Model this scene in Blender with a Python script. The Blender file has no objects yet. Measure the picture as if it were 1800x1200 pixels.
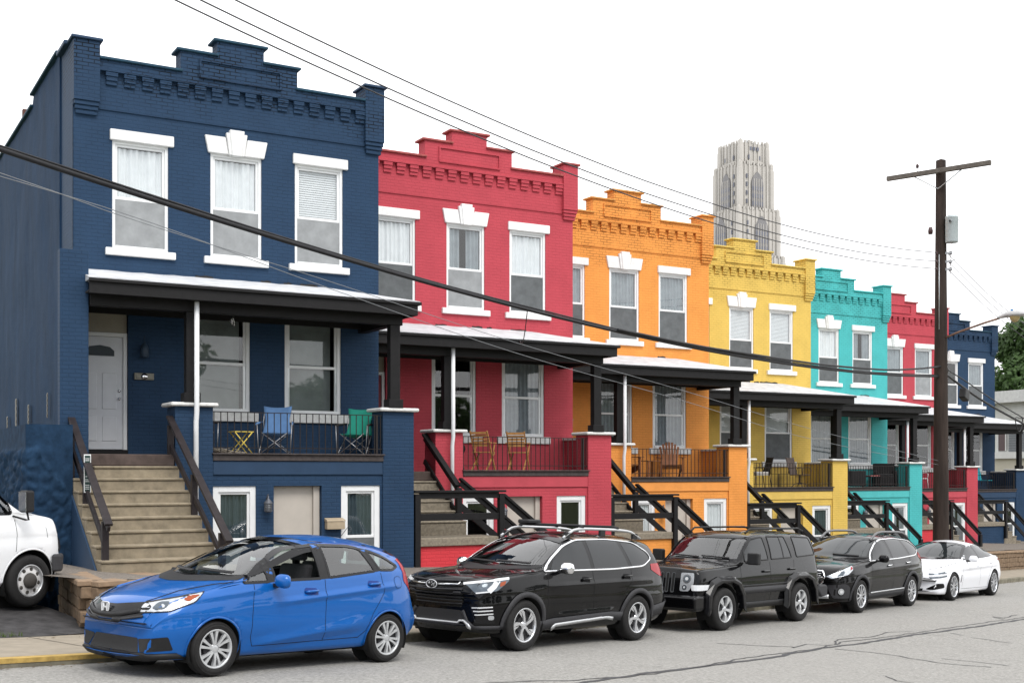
import bpy, bmesh, math, random
from mathutils import Vector, Matrix, noise
from mathutils.bvhtree import BVHTree
random.seed(7)
R = math.radians
# ---------------------------------------------------------------- camera, sky, sun, exposure
SC = bpy.context.scene
COL = SC.collection
cam_d = bpy.data.cameras.new("Camera"); cam = bpy.data.objects.new("Camera", cam_d); COL.objects.link(cam)
cam.location = (0, 0, 0); cam.rotation_euler = (R(90), 0, 0)
cam_d.sensor_width = 36; cam_d.lens = 43.37; cam_d.shift_y = 0.1281; cam_d.clip_end = 4000; cam_d.clip_start = 0.1
SC.camera = cam
SC.render.resolution_x = 1024; SC.render.resolution_y = 682
SC.view_settings.view_transform = 'Standard'; SC.view_settings.look = 'None'; SC.view_settings.gamma = 1
SC.view_settings.exposure = 0.85
SUN_EL, SUN_AZ = R(52), R(155)      # veiled sun behind the camera, a little to the right
W = bpy.data.worlds.new("World"); SC.world = W; W.use_nodes = True
nt = W.node_tree; nt.nodes.clear()
def wn(t, **k):
    n = nt.nodes.new(t)
    for a, b in k.items(): setattr(n, a, b)
    return n
out = wn('ShaderNodeOutputWorld'); bg = wn('ShaderNodeBackground')
sky = wn('ShaderNodeTexSky', sky_type='NISHITA', sun_disc=False, sun_elevation=SUN_EL, sun_rotation=SUN_AZ)
skb = wn('ShaderNodeMix', data_type='RGBA', blend_type='MULTIPLY'); skb.inputs[0].default_value = 1
nt.links.new(sky.outputs[0], skb.inputs[6]); skb.inputs[7].default_value = (.085, .085, .085, 1)
tc = wn('ShaderNodeTexCoord'); mp = wn('ShaderNodeMapping'); mp.inputs['Scale'].default_value = (1, 1, 3.2)
nz = wn('ShaderNodeTexNoise'); nz.inputs['Scale'].default_value = 2.3; nz.inputs['Detail'].default_value = 6; nz.inputs['Roughness'].default_value = .58
nt.links.new(tc.outputs['Generated'], mp.inputs[0]); nt.links.new(mp.outputs[0], nz.inputs['Vector'])
# cloud cover: unbroken white over the houses, thinner breaks in the sky at the photographer's back
sep = wn('ShaderNodeSeparateXYZ'); nt.links.new(tc.outputs['Generated'], sep.inputs[0])
mr = wn('ShaderNodeMapRange'); nt.links.new(sep.outputs[1], mr.inputs[0])
mr.inputs[1].default_value = -.6; mr.inputs[2].default_value = .15; mr.inputs[3].default_value = 0.0; mr.inputs[4].default_value = .5
ad = wn('ShaderNodeMath', operation='ADD'); nt.links.new(nz.outputs[0], ad.inputs[0]); nt.links.new(mr.outputs[0], ad.inputs[1])
cr = wn('ShaderNodeValToRGB'); nt.links.new(ad.outputs[0], cr.inputs[0])
cr.color_ramp.elements[0].position = .38; cr.color_ramp.elements[0].color = (.25, .25, .25, 1)
cr.color_ramp.elements[1].position = .60; cr.color_ramp.elements[1].color = (1, 1, 1, 1)
mx = wn('ShaderNodeMix', data_type='RGBA')
nt.links.new(cr.outputs[0], mx.inputs[0]); nt.links.new(skb.outputs[2], mx.inputs[6]); mx.inputs[7].default_value = (1.0, 1.005, 1.02, 1)
nt.links.new(mx.outputs[2], bg.inputs[0]); bg.inputs[1].default_value = 1.0
nt.links.new(bg.outputs[0], out.inputs[0])
sl = bpy.data.lights.new("Sun", 'SUN'); sl.energy = 1.3; sl.angle = R(25); sl.color = (1, .97, .93)
so = bpy.data.objects.new("Sun", sl); COL.objects.link(so)
so.rotation_euler = (R(90) - SUN_EL, 0, R(25))

# ---------------------------------------------------------------- helpers
def tag(o, label=None, cat=None, group=None, kind=None):
    if label: o['label'] = label
    if cat: o['category'] = cat
    if group: o['group'] = group
    if kind: o['kind'] = kind
    return o
def empty(name, loc=(0, 0, 0), rz=0.0, label=None, cat=None, group=None, parent=None):
    o = bpy.data.objects.new(name, None); COL.objects.link(o)
    o.location = loc; o.rotation_euler = (0, 0, rz); o.empty_display_size = .2
    if parent: o.parent = parent
    return tag(o, label, cat, group)
class MB:
    def __init__(s): s.v = []; s.f = []; s.sm = []
    def add(s, vs, fs, smooth=False):
        n = len(s.v); s.v += [tuple(p) for p in vs]
        for f in fs: s.f.append([i + n for i in f]); s.sm.append(smooth)
        return s
    def box(s, x0, x1, y0, y1, z0, z1):
        s.add([(x0,y0,z0),(x1,y0,z0),(x1,y1,z0),(x0,y1,z0),(x0,y0,z1),(x1,y0,z1),(x1,y1,z1),(x0,y1,z1)],
              [(0,3,2,1),(4,5,6,7),(0,1,5,4),(1,2,6,5),(2,3,7,6),(3,0,4,7)]); return s
    def beam(s, a, b, w, h, up=(0,0,1)):
        a = Vector(a); b = Vector(b); d = (b-a).normalized(); up = Vector(up)
        sd = d.cross(up).normalized() * w/2; u = sd.cross(d).normalized() * h/2
        s.add([a-sd-u,a+sd-u,a+sd+u,a-sd+u,b-sd-u,b+sd-u,b+sd+u,b-sd+u],
              [(0,3,2,1),(4,5,6,7),(0,1,5,4),(1,2,6,5),(2,3,7,6),(3,0,4,7)]); return s
    def tube(s, pts, r, n=8, cap=True, closed=False):
        pts = [Vector(p) for p in pts]; rs = r if isinstance(r, (list, tuple)) else [r]*len(pts)
        rings = []; prev = None
        for i, p in enumerate(pts):
            if closed: d = pts[(i+1) % len(pts)] - pts[i-1]
            else: d = (pts[min(i+1, len(pts)-1)] - pts[max(i-1, 0)])
            d.normalize()
            if prev is None:
                a = Vector((0,0,1)) if abs(d.z) < .9 else Vector((1,0,0))
                x = d.cross(a).normalized()
            else:
                x = (prev - d*prev.dot(d)).normalized()
            y = d.cross(x); prev = x
            rings.append([p + (x*math.cos(2*math.pi*k/n) + y*math.sin(2*math.pi*k/n))*rs[i] for k in range(n)])
        vs = [v for r_ in rings for v in r_]; fs = []
        m = len(rings)
        for i in range(m if closed else m-1):
            for k in range(n):
                a0 = i*n+k; a1 = i*n+(k+1) % n; b0 = ((i+1) % m)*n+k; b1 = ((i+1) % m)*n+(k+1) % n
                fs.append((a0,a1,b1,b0))
        s.add(vs, fs, True)
        if cap and not closed:
            n0 = len(s.v) - len(vs)
            s.f.append([n0+k for k in range(n)][::-1]); s.sm.append(False)
            s.f.append([n0+(m-1)*n+k for k in range(n)]); s.sm.append(False)
        return s
    def lathe(s, prof, n=24, axis='z', origin=(0,0,0), smooth=True):
        ox, oy, oz = origin; vs = []; fs = []
        for (r, h) in prof:
            for k in range(n):
                a = 2*math.pi*k/n; c, q = r*math.cos(a), r*math.sin(a)
                vs.append((ox+c, oy+q, oz+h) if axis == 'z' else ((ox+c, oy+h, oz+q) if axis == 'y' else (ox+h, oy+c, oz+q)))
        for i in range(len(prof)-1):
            for k in range(n):
                q = (i*n+k, i*n+(k+1) % n, (i+1)*n+(k+1) % n, (i+1)*n+k)
                fs.append(q if axis != 'y' else q[::-1])
        s.add(vs, fs, smooth); return s
    def prism(s, poly, d0, d1, axis='y'):
        n = len(poly)
        def P(a, b, d): return (a, d, b) if axis == 'y' else ((d, a, b) if axis == 'x' else (a, b, d))
        vs = [P(a, b, d0) for a, b in poly] + [P(a, b, d1) for a, b in poly]
        fs = [list(range(n)), list(range(2*n-1, n-1, -1))] + [(i, n+i, n+(i+1) % n, (i+1) % n) for i in range(n)]
        s.add(vs, fs); return s
    def build(s, name, mat, parent=None, bevel=0, fixn=False, bseg=1):
        me = bpy.data.meshes.new(name); me.from_pydata(s.v, [], s.f)
        me.polygons.foreach_set('use_smooth', s.sm)
        if fixn or bevel:
            bm = bmesh.new(); bm.from_mesh(me)
            if fixn: bmesh.ops.recalc_face_normals(bm, faces=bm.faces)
            if bevel:
                es = [e for e in bm.edges if len(e.link_faces) == 2 and e.calc_face_angle(0) > .6]
                bmesh.ops.bevel(bm, geom=es, offset=bevel, segments=bseg, affect='EDGES', profile=.5)
            bm.to_mesh(me); bm.free()
        me.materials.append(mat); me.update()
        o = bpy.data.objects.new(name, me); COL.objects.link(o)
        if parent: o.parent = parent
        return o
def pbox(name, mat, parent, *a, bevel=0): return MB().box(*a).build(name, mat, parent, bevel)

# ---------------------------------------------------------------- materials
MATS = {}
class NT:
    def __init__(s, name):
        s.m = bpy.data.materials.new(name); s.m.use_nodes = True; s.t = s.m.node_tree; s.t.nodes.clear()
        s.o = s.n('ShaderNodeOutputMaterial')
    def n(s, t, ins=None, **k):
        nd = s.t.nodes.new(t)
        for a, b in k.items(): setattr(nd, a, b)
        if ins:
            for a, b in ins.items():
                if isinstance(b, bpy.types.NodeSocket): s.t.links.new(b, nd.inputs[a])
                else: nd.inputs[a].default_value = b
        return nd
    def math(s, op, a, b=0.0, c=None, clamp=False):
        i = {0: a, 1: b}
        if c is not None: i[2] = c
        return s.n('ShaderNodeMath', i, operation=op, use_clamp=clamp).outputs[0]
    def mix(s, fac, a, b): return s.n('ShaderNodeMix', {0: fac, 6: a, 7: b}, data_type='RGBA').outputs[2]
    def obj(s): return s.n('ShaderNodeTexCoord').outputs['Object']
    def noise(s, vec, scale, detail=4, rough=.55, sc=(1,1,1), out=0):
        mp = s.n('ShaderNodeMapping', {0: vec, 'Scale': sc})
        return s.n('ShaderNodeTexNoise', {'Vector': mp.outputs[0], 'Scale': scale, 'Detail': detail, 'Roughness': rough}).outputs[out]
    def rng(s, v, a, b, c, d): return s.n('ShaderNodeMapRange', {0: v, 1: a, 2: b, 3: c, 4: d}).outputs[0]
    def bump(s, h, st, dist=.01, nrm=None):
        i = {'Height': h, 'Strength': st, 'Distance': dist}
        if nrm is not None: i['Normal'] = nrm
        return s.n('ShaderNodeBump', i).outputs[0]
    def bsdf(s, **k):
        nd = s.n('ShaderNodeBsdfPrincipled')
        for a, b in k.items():
            a = a.replace('_', ' ')
            if isinstance(b, bpy.types.NodeSocket): s.t.links.new(b, nd.inputs[a])
            else: nd.inputs[a].default_value = b
        s.t.links.new(nd.outputs[0], s.o.inputs[0]); return nd
def C4(c): return (c[0], c[1], c[2], 1)
def mul(c, k): return (c[0]*k, c[1]*k, c[2]*k)
def plain(name, col, rough=.6, metal=0, var=.12, scale=6, bump=.15, spec=.3, coat=0, stretch=(1,1,1)):
    if name in MATS: return MATS[name]
    t = NT(name); ob = t.obj()
    n = t.noise(ob, scale, 5, .6, stretch); f = t.rng(n, .3, .7, 0, 1)
    c = t.mix(f, C4(mul(col, 1-var)), C4(mul(col, 1+var)))
    b = t.bsdf(Base_Color=c, Roughness=rough, Metallic=metal, Specular_IOR_Level=spec, Coat_Weight=coat)
    if bump: t.t.links.new(t.bump(t.noise(ob, scale*8, 4, .6, stretch), bump, .003), b.inputs['Normal'])
    MATS[name] = t.m; return t.m
def brick(name, col, joint_h=6.95, jmul=.5, low=.25, grime=.12):
    """painted brick: courses drawn by filled joints, sharper above joint_h where the paint is thin"""
    t = NT(name); ob = t.obj()
    sp = t.n('ShaderNodeSeparateXYZ', {0: ob}); xy = t.math('ADD', sp.outputs[0], sp.outputs[1])
    v = t.n('ShaderNodeCombineXYZ', {0: xy, 1: sp.outputs[2]}).outputs[0]
    dn = t.noise(ob, 6, 3, .5, out=1)
    v2 = t.n('ShaderNodeVectorMath', {0: t.n('ShaderNodeVectorMath', {0: dn, 1: (.5,.5,.5)}, operation='SUBTRACT').outputs[0], 1: (.012,.012,.012)}, operation='MULTIPLY').outputs[0]
    v3 = t.n('ShaderNodeVectorMath', {0: v, 1: v2}, operation='ADD').outputs[0]
    bt = t.n('ShaderNodeTexBrick', {'Vector': v3, 'Color1': (1,1,1,1), 'Color2': (.86,.86,.86,1), 'Mortar': (0,0,0,1), 'Scale': 1.0,
             'Mortar Size': .011, 'Mortar Smooth': .25, 'Bias': 0.0, 'Brick Width': .212, 'Row Height': .071}, offset=.5)
    fac = bt.outputs['Fac']
    big = t.noise(ob, .8, 3, .6); hz = t.math('ADD', sp.outputs[2], t.math('MULTIPLY', t.math('SUBTRACT', big, .5), 3.0))
    thin = t.rng(hz, joint_h-.35, joint_h+.35, low, 1.0)
    patch = t.rng(t.noise(ob, 2.2, 4, .65), .38, .58, .2, 1)
    jf = t.math('MULTIPLY', fac, t.math('MULTIPLY', thin, patch))
    tone = t.rng(t.noise(ob, 1.3, 5, .65), .3, .7, 0, 1)
    strk = t.rng(t.noise(ob, 5, 5, .7, (1,1,7)), .35, .75, 0, 1)
    drip = t.rng(t.noise(ob, 2.6, 6, .72, (1,1,.16)), .56, .74, 0, 1); blot = t.rng(t.noise(ob, 1.7, 7, .75), .60, .72, 0, 1)
    c = t.mix(tone, C4(mul(col, 1-grime)), C4(mul(col, 1+grime*.6)))
    c = t.mix(t.math('MULTIPLY', strk, .2), c, C4(mul(col, 1.25)))
    c = t.mix(t.math('MULTIPLY', drip, .22), c, C4(mul(col, .62)))
    c = t.mix(t.math('MULTIPLY', blot, .16), c, C4((col[0]*.8+.04, col[1]*.8+.04, col[2]*.8+.04)))
    c = t.mix(jf, c, C4(mul(col, jmul)))
    fine = t.noise(ob, 70, 5, .7); st2 = t.noise(ob, 9, 5, .65, (1,1,6))
    h = t.math('ADD', t.math('MULTIPLY', fac, -1.0), t.math('ADD', t.math('MULTIPLY', fine, .35), t.math('MULTIPLY', st2, .9)))
    b = t.bsdf(Base_Color=c, Roughness=.68, Specular_IOR_Level=.18)
    t.t.links.new(t.bump(h, .55, .006), b.inputs['Normal'])
    MATS[name] = t.m; return t.m
def plaster(name, col):
    t = NT(name); ob = t.obj()
    a = t.rng(t.noise(ob, 2.2, 6, .65, (1,1,.25)), .3, .72, 0, 1)
    s2 = t.rng(t.noise(ob, 9, 5, .7, (1,1,.12)), .55, .75, 0, .55)
    c = t.mix(a, C4(mul(col, .75)), C4(mul(col, 1.2)))
    c = t.mix(s2, c, C4((col[0]*1.5+.008, col[1]*1.4+.008, col[2]*1.3+.008)))
    b = t.bsdf(Base_Color=c, Roughness=.8, Specular_IOR_Level=.12)
    t.t.links.new(t.bump(t.math('ADD', t.noise(ob, 3, 6, .7), t.math('MULTIPLY', t.noise(ob, 40, 4, .7), .3)), .6, .03), b.inputs['Normal'])
    return t.m
def glass(name, tint=(.75,.8,.8), refl=1.0, dens=.25, ior=1.5):
    t = NT(name)
    tr = t.n('ShaderNodeBsdfTransparent', {0: C4(tint)}); gl = t.n('ShaderNodeBsdfGlossy', {'Color': (1,1,1,1), 'Roughness': .02})
    lw = t.n('ShaderNodeLayerWeight', {'Blend': .5}); p5 = t.math('POWER', lw.outputs['Facing'], 5.0); f = t.math('MULTIPLY', t.math('ADD', t.math('MULTIPLY', p5, .95), .045), refl*1.6, clamp=True)
    f = t.math('ADD', f, dens*.25, clamp=True)
    m = t.n('ShaderNodeMixShader', {0: f, 1: tr.outputs[0], 2: gl.outputs[0]})
    t.t.links.new(m.outputs[0], t.o.inputs[0]); MATS[name] = t.m; return t.m
def carpaint(name, col, metal=.35, flake=.06, rough=.32, spec=.05, coat=1.36):
    t = NT(name); ob = t.obj()
    n = t.noise(ob, 900, 2, .5); c = t.mix(t.rng(n, .35, .65, 0, 1), C4(mul(col, 1-flake)), C4(mul(col, 1+flake)))
    dust = t.rng(t.noise(ob, 3, 5, .6), .4, .8, 0, .12)
    b = t.bsdf(Base_Color=c, Roughness=t.math('ADD', dust, rough), Metallic=metal, Specular_IOR_Level=spec, Coat_Weight=.8, Coat_Roughness=.03, Coat_IOR=coat)
    t.t.links.new(t.bump(t.noise(ob, 2.2, 2, .5), .05, .05), b.inputs['Coat Normal'])
    return t.m
WHITE = plain('white_trim_paint', (.72,.72,.71), .55, var=.09, scale=9, bump=.35)
CAPW = plain('white_cap_paint', (.66,.66,.64), .6, var=.14, scale=14, bump=.5)
STONEW = plain('white_rockfaced_stone', (.78,.78,.77), .6, var=.06, scale=12, bump=1.0)
FRAME = plain('window_frame_vinyl', (.74,.75,.75), .4, var=.03, scale=5, bump=.05)
BLACKW = plain('black_painted_wood', (.006,.0055,.006), .6, var=.35, scale=8, bump=.4, stretch=(1,1,1))
RAILB = plain('dark_brown_rail_paint', (.022,.017,.018), .5, var=.3, scale=7, bump=.4)
IRON = plain('black_wrought_iron', (.018,.014,.013), .5, var=.3, scale=20, bump=.2)
LEDGE = plain('brown_ledge', (.06,.05,.048), .75, var=.3, scale=10, bump=.6)
ROOFW = plain('white_roof_membrane', (.50,.51,.525), .65, var=.22, scale=3, bump=.6, stretch=(1,1,1))
CONC = plain('step_concrete', (.245,.205,.145), .85, var=.28, scale=5, bump=.9)
CONCG = plain('landing_concrete', (.22,.19,.145), .9, var=.30, scale=16, bump=1.0)
GREYDOOR = plain('grey_door_paint', (.60,.615,.64), .45, var=.04, scale=5, bump=.05)
BEIGED = plain('beige_door_paint', (.46,.42,.37), .5, var=.05, scale=4, bump=.1)
CREAMP = plain('cream_panel', (.34,.31,.25), .6, var=.06, scale=4, bump=.1)
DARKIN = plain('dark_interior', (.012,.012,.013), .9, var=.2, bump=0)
SCREEN = plain('insect_screen', (.11,.118,.122), .8, var=.2, scale=5, bump=0)
SCREENL = plain('insect_screen_over_blind', (.27,.28,.285), .8, var=.15, scale=4, bump=0)
CURT = plain('white_curtain', (.62,.645,.66), .9, var=.06, scale=5, bump=.1)
SHEER = plain('pale_room_shade', (.15,.17,.165), .9, var=.25, scale=2, bump=0)
CURTG = plain('grey_curtain', (.22,.25,.27), .9, var=.15, scale=6, bump=.1)
CURTB = plain('teal_grey_curtain', (.04,.062,.075), .9, var=.15, scale=6, bump=.1)
BLIND = plain('white_blind', (.62,.645,.66), .7, var=.03, scale=5, bump=0)
CHROME = plain('chrome', (.85,.86,.88), .12, 1, var=.02, bump=0)
SILVER = plain('silver_paint', (.55,.56,.57), .35, .7, var=.05, bump=0)
GALV = plain('galvanised_steel', (.42,.44,.45), .45, .8, var=.15, bump=.1)
WINGLASS = glass('window_glass', (.97,.985,.985), .8, .10)
WOODY = plain('weathered_teak', (.42,.21,.07), .6, var=.25, scale=9, bump=.4)
WOODR = plain('red_cedar', (.22,.085,.035), .6, var=.25, scale=9, bump=.4)
YELLOWM = plain('yellow_metal', (.72,.55,.10), .4, var=.05, bump=0)
BLUEF = plain('blue_canvas', (.10,.20,.38), .85, var=.12, bump=.3)
GREENF = plain('green_canvas', (.02,.26,.19), .85, var=.12, bump=.3)
TEALF = plain('teal_canvas', (.01,.26,.32), .85, var=.12, bump=.3)
BLACKF = plain('black_wicker', (.012,.011,.012), .7, var=.3, scale=30, bump=.8)
BROWNF = plain('brown_sling', (.10,.075,.065), .8, var=.2, bump=.2)

# ---------------------------------------------------------------- frames: street and houses
HD = R(50.0); DX, DY = math.cos(HD), math.sin(HD)
GT = [(-70,-2.9),(-40,-.55),(-20,.83),(-8,1.60),(-3,1.98),(0,2.172),(2.54,2.314),(5.2,2.472),(8,2.616),(10.7,2.723),(13.5,2.82),(16.3,2.90),(18.8,2.975),(21.4,3.056),(24.2,3.144),(40,3.66),(60,4.3),(120,6.2),(300,10)]
def G(t):
    for i in range(len(GT)-1):
        if t <= GT[i+1][0] or i == len(GT)-2:
            (a, ga), (b, gb) = GT[i], GT[i+1]; return -(ga + (gb-ga)*(t-a)/(b-a))
def ST(t, w, z=None): return Vector((-3.17 + DX*t - DY*w, 13.1 + DY*t + DX*w, G(t) if z is None else z))
def tw(X, Y): 
    a, b = X+3.17, Y-13.1
    return a*DX + b*DY, -a*DY + b*DX
AL = R(29.863); UC, US = math.cos(AL), math.sin(AL)
OFF = [(-2.791,25.93,0.),(1.549,31.215,-.298),(5.857,36.633,-.471),(10.211,42.105,-.814),(14.504,47.634,-.87),(18.675,53.172,-.984),(22.962,58.644,-1.096)]
def HW(k, u, v, h=0.0): return Vector((OFF[k][0]+u*UC-v*US, OFF[k][1]+u*US+v*UC, h+OFF[k][2]))
# ---------------------------------------------------------------- ground, road, kerb, pavement
def asphalt():
    t = NT('asphalt'); ob = t.obj()
    fine = t.n('ShaderNodeTexVoronoi', {'Vector': ob, 'Scale': 75}).outputs['Distance']
    n1 = t.noise(ob, 22, 7, .8); n2 = t.noise(ob, .35, 5, .6); n3 = t.noise(ob, 2.0, 5, .6)
    c = t.mix(t.rng(n1, .3, .7, 0, 1), (.10,.097,.09,1), (.40,.39,.365,1))
    c = t.mix(t.math('MULTIPLY', t.rng(n2, .35, .7, 0, 1), .45), c, (.26,.253,.238,1))
    c = t.mix(t.math('MULTIPLY', t.rng(n3, .55, .75, 0, 1), .25), c, (.135,.13,.122,1))
    c = t.mix(t.math('MULTIPLY', t.rng(fine, .0, .22, 1, 0), .5), c, (.46,.45,.42,1))
    b = t.bsdf(Base_Color=c, Roughness=.85, Specular_IOR_Level=.3)
    t.t.links.new(t.bump(t.math('ADD', n1, fine), .5, .006), b.inputs['Normal'])
    return t.m
ASPH = asphalt()
TAR = plain('tar_crack_sealant', (.055,.055,.058), .7, var=.25, scale=12, bump=.3)
DARKASPH = plain('dark_patched_asphalt', (.05,.048,.049), .9, var=.45, scale=5, bump=1.0)
PAVE = plain('pavement_concrete', (.27,.235,.185), .85, var=.14, scale=4, bump=.7)
KERBM = plain('kerb_stone', (.17,.155,.115), .9, var=.35, scale=6, bump=1.0)
YELLOWK = plain('yellow_kerb_paint', (.40,.27,.08), .8, var=.3, scale=9, bump=.7)
GRAVEL = plain('gravel', (.16,.14,.12), .95, var=.5, scale=28, bump=1.0)
GRASSG = plain('ground_grass', (.07,.09,.03), .95, var=.4, scale=12, bump=1.0)
BLOCK = plain('retaining_block', (.18,.125,.08), .9, var=.3, scale=9, bump=1.0)
def sheet(name, mat, t0, t1, w0, w1, dz=0, nt_=None, nw=2, zf=None):
    ts = sorted(set([t0, t1] + [a for a, _ in GT if t0 < a < t1] + ([t0+(t1-t0)*i/nt_ for i in range(nt_+1)] if nt_ else [])))
    ws = [w0+(w1-w0)*j/nw for j in range(nw+1)]
    m = MB(); vs = []; fs = []
    for t_ in ts:
        for w_ in ws: vs.append(ST(t_, w_, (zf(t_, w_) if zf else G(t_)+dz)))
    n = nw+1
    for i in range(len(ts)-1):
        for j in range(nw): fs.append((i*n+j, (i+1)*n+j, (i+1)*n+j+1, i*n+j+1))
    m.add(vs, fs); return tag(m.build(name, mat, fixn=False), kind='structure')
def strip_box(name, mat, t0, t1, w0, w1, zlo, zhi, kind='structure', bevel=0):
    ts = sorted(set([t0, t1] + [a for a, _ in GT if t0 < a < t1])); m = MB(); vs = []; fs = []
    for t_ in ts:
        for (w_, z_) in ((w0, zlo), (w1, zlo), (w1, zhi), (w0, zhi)): vs.append(ST(t_, w_, G(t_)+z_))
    for i in range(len(ts)-1):
        for j in range(4): fs.append((i*4+j, i*4+(j+1) % 4, (i+1)*4+(j+1) % 4, (i+1)*4+j))
    fs.append((3,2,1,0)); L = (len(ts)-1)*4; fs.append((L,L+1,L+2,L+3))
    m.add(vs, fs); return tag(m.build(name, mat, fixn=True, bevel=bevel), kind=kind)
sheet('ground', GRASSG, -70, 300, -160, 260, dz=-.45, nw=6)
sheet('road', ASPH, -60, 200, -9.2, 1.76, nw=1)
strip_box('kerb', KERBM, .9, 120, 1.75, 1.93, -.3, .125, bevel=.015)
strip_box('kerb', KERBM, -30, .9, 1.75, 1.93, -.3, .095, bevel=.015)
strip_box('kerb_paint', YELLOWK, -30, .9, 1.742, 1.90, .05, .102)
strip_box('kerb', KERBM, -60, 120, -9.4, -9.2, -.3, .13)
strip_box('pavement', PAVE, -60, 120, 1.93, 3.87, -.3, .10)
strip_box('pavement', PAVE, -60, 120, -12.5, -9.4, -.3, .12)
m = MB()
for i in range(-12, 60):                       # joints between pavement slabs
    t_ = i*1.55
    m.add([ST(t_, 1.94, G(t_)+.104), ST(t_+.018, 1.94, G(t_+.018)+.104), ST(t_+.018, 3.85, G(t_+.018)+.104), ST(t_, 3.85, G(t_)+.104)], [(0,1,2,3)])
tag(m.build('pavement_joints', plain('joint_dirt', (.12,.10,.08), .9)), kind='structure')
# sealed cracks along the road
CR = [([(2.0,-2.0),(2.44,-2.09),(3.23,-2.43),(4.54,-2.57),(6.07,-2.45),(7.31,-2.26),(8.38,-2.32),(9.4,-2.36),(10.6,-2.17),(12.02,-2.32),(13.89,-2.38),(15.38,-2.46),(17.5,-2.61),(20,-2.7)], .035),
 ([(1.0,-2.7),(3.03,-2.59),(5.11,-2.45),(7.05,-2.49),(9.55,-2.38),(10.83,-2.45),(12.64,-2.47),(14.82,-2.66),(17.56,-2.81),(24,-2.9)], .095),
 ([(8.72,-.97),(8.95,-1.54),(9.25,-1.96),(9.1,-2.09),(9.79,-1.97),(9.9,-2.25)], .035),
 ([(9.54,-2.55),(9.53,-3.38),(9.17,-4.04),(9.03,-4.58),(9.19,-5.01)], .03),
 ([(9.63,-4.15),(9.65,-4.67),(9.54,-5.14)], .025), ([(6.92,-4.46),(6.58,-4.75),(6.5,-5.1)], .025),
 ([(13.64,-2.78),(13.41,-3.07)], .025), ([(13.18,-3.34),(13.04,-3.68),(12.78,-4.12)], .025),
 ([(17.2,-2.5),(17.69,-2.15),(17.48,-2.45),(18.53,-2.33)], .04), ([(10.2,-2.2),(10.9,-1.95),(11.8,-2.1),(12.8,-2.0),(13.4,-2.2)], .03)]
m = MB()
for pts, wd in CR:
    fine = []
    for i in range(len(pts)-1):
        a, b = pts[i], pts[i+1]; n = max(2, int(math.dist(a, b)/.12))
        for j in range(n):
            q = j/n; fine.append((a[0]+(b[0]-a[0])*q, a[1]+(b[1]-a[1])*q))
    fine.append(pts[-1]); L = []; 
    for i, (t_, w_) in enumerate(fine):
        p = Vector((t_*3, w_*3, wd*50)); jw = noise.noise(p)*.07; ww = wd*(.55+.55*abs(noise.noise(p*1.7+Vector((5,5,5))))+.1)*.62
        a = fine[max(i-1,0)]; b = fine[min(i+1,len(fine)-1)]; d = Vector((b[0]-a[0], b[1]-a[1])).normalized()
        nx, ny = -d.y, d.x
        t2, w2 = t_+nx*jw, w_+ny*jw
        L.append((ST(t2+nx*ww, w2+ny*ww, G(t2+nx*ww)+.005), ST(t2-nx*ww, w2-ny*ww, G(t2-nx*ww)+.005)))
    for i in range(len(L)-1): m.add([L[i][0], L[i][1], L[i+1][1], L[i+1][0]], [(0,1,2,3)])
tag(m.build('road_cracks', TAR, fixn=True), kind='structure')
# driveway beside the first house, rising from the pavement
def zdrive(t_, w_): return G(max(t_, -2))+.105+max(0, min(1, (w_-3.9)/1.8))*.24 + noise.noise(Vector((t_*.9, w_*.9, 0)))*.03
sheet('driveway', DARKASPH, -9, 1.25, 3.86, 14, nt_=20, nw=24, zf=zdrive)
def zyard(t_, w_): return G(t_)+.80+max(0, min(1,(w_-6)/10))*.25+noise.noise(Vector((t_*1.3, w_*1.3, 0)))*.03
tag(MB().add([ST(2.7,3.86,G(2.7)+.106),ST(4.7,3.86,G(4.7)+.106),ST(4.7,7.2,G(4.7)+.106),ST(2.7,7.2,G(2.7)+.106)], [(0,1,2,3)]).build('path', CONC), kind='structure')
sheet('yard', GRAVEL, 1.02, 2.7, 4.0, 9, nt_=8, nw=8, zf=zyard)
sheet('yard', GRAVEL, 4.65, 75, 4.0, 22, nt_=60, nw=14, zf=zyard)
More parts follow.
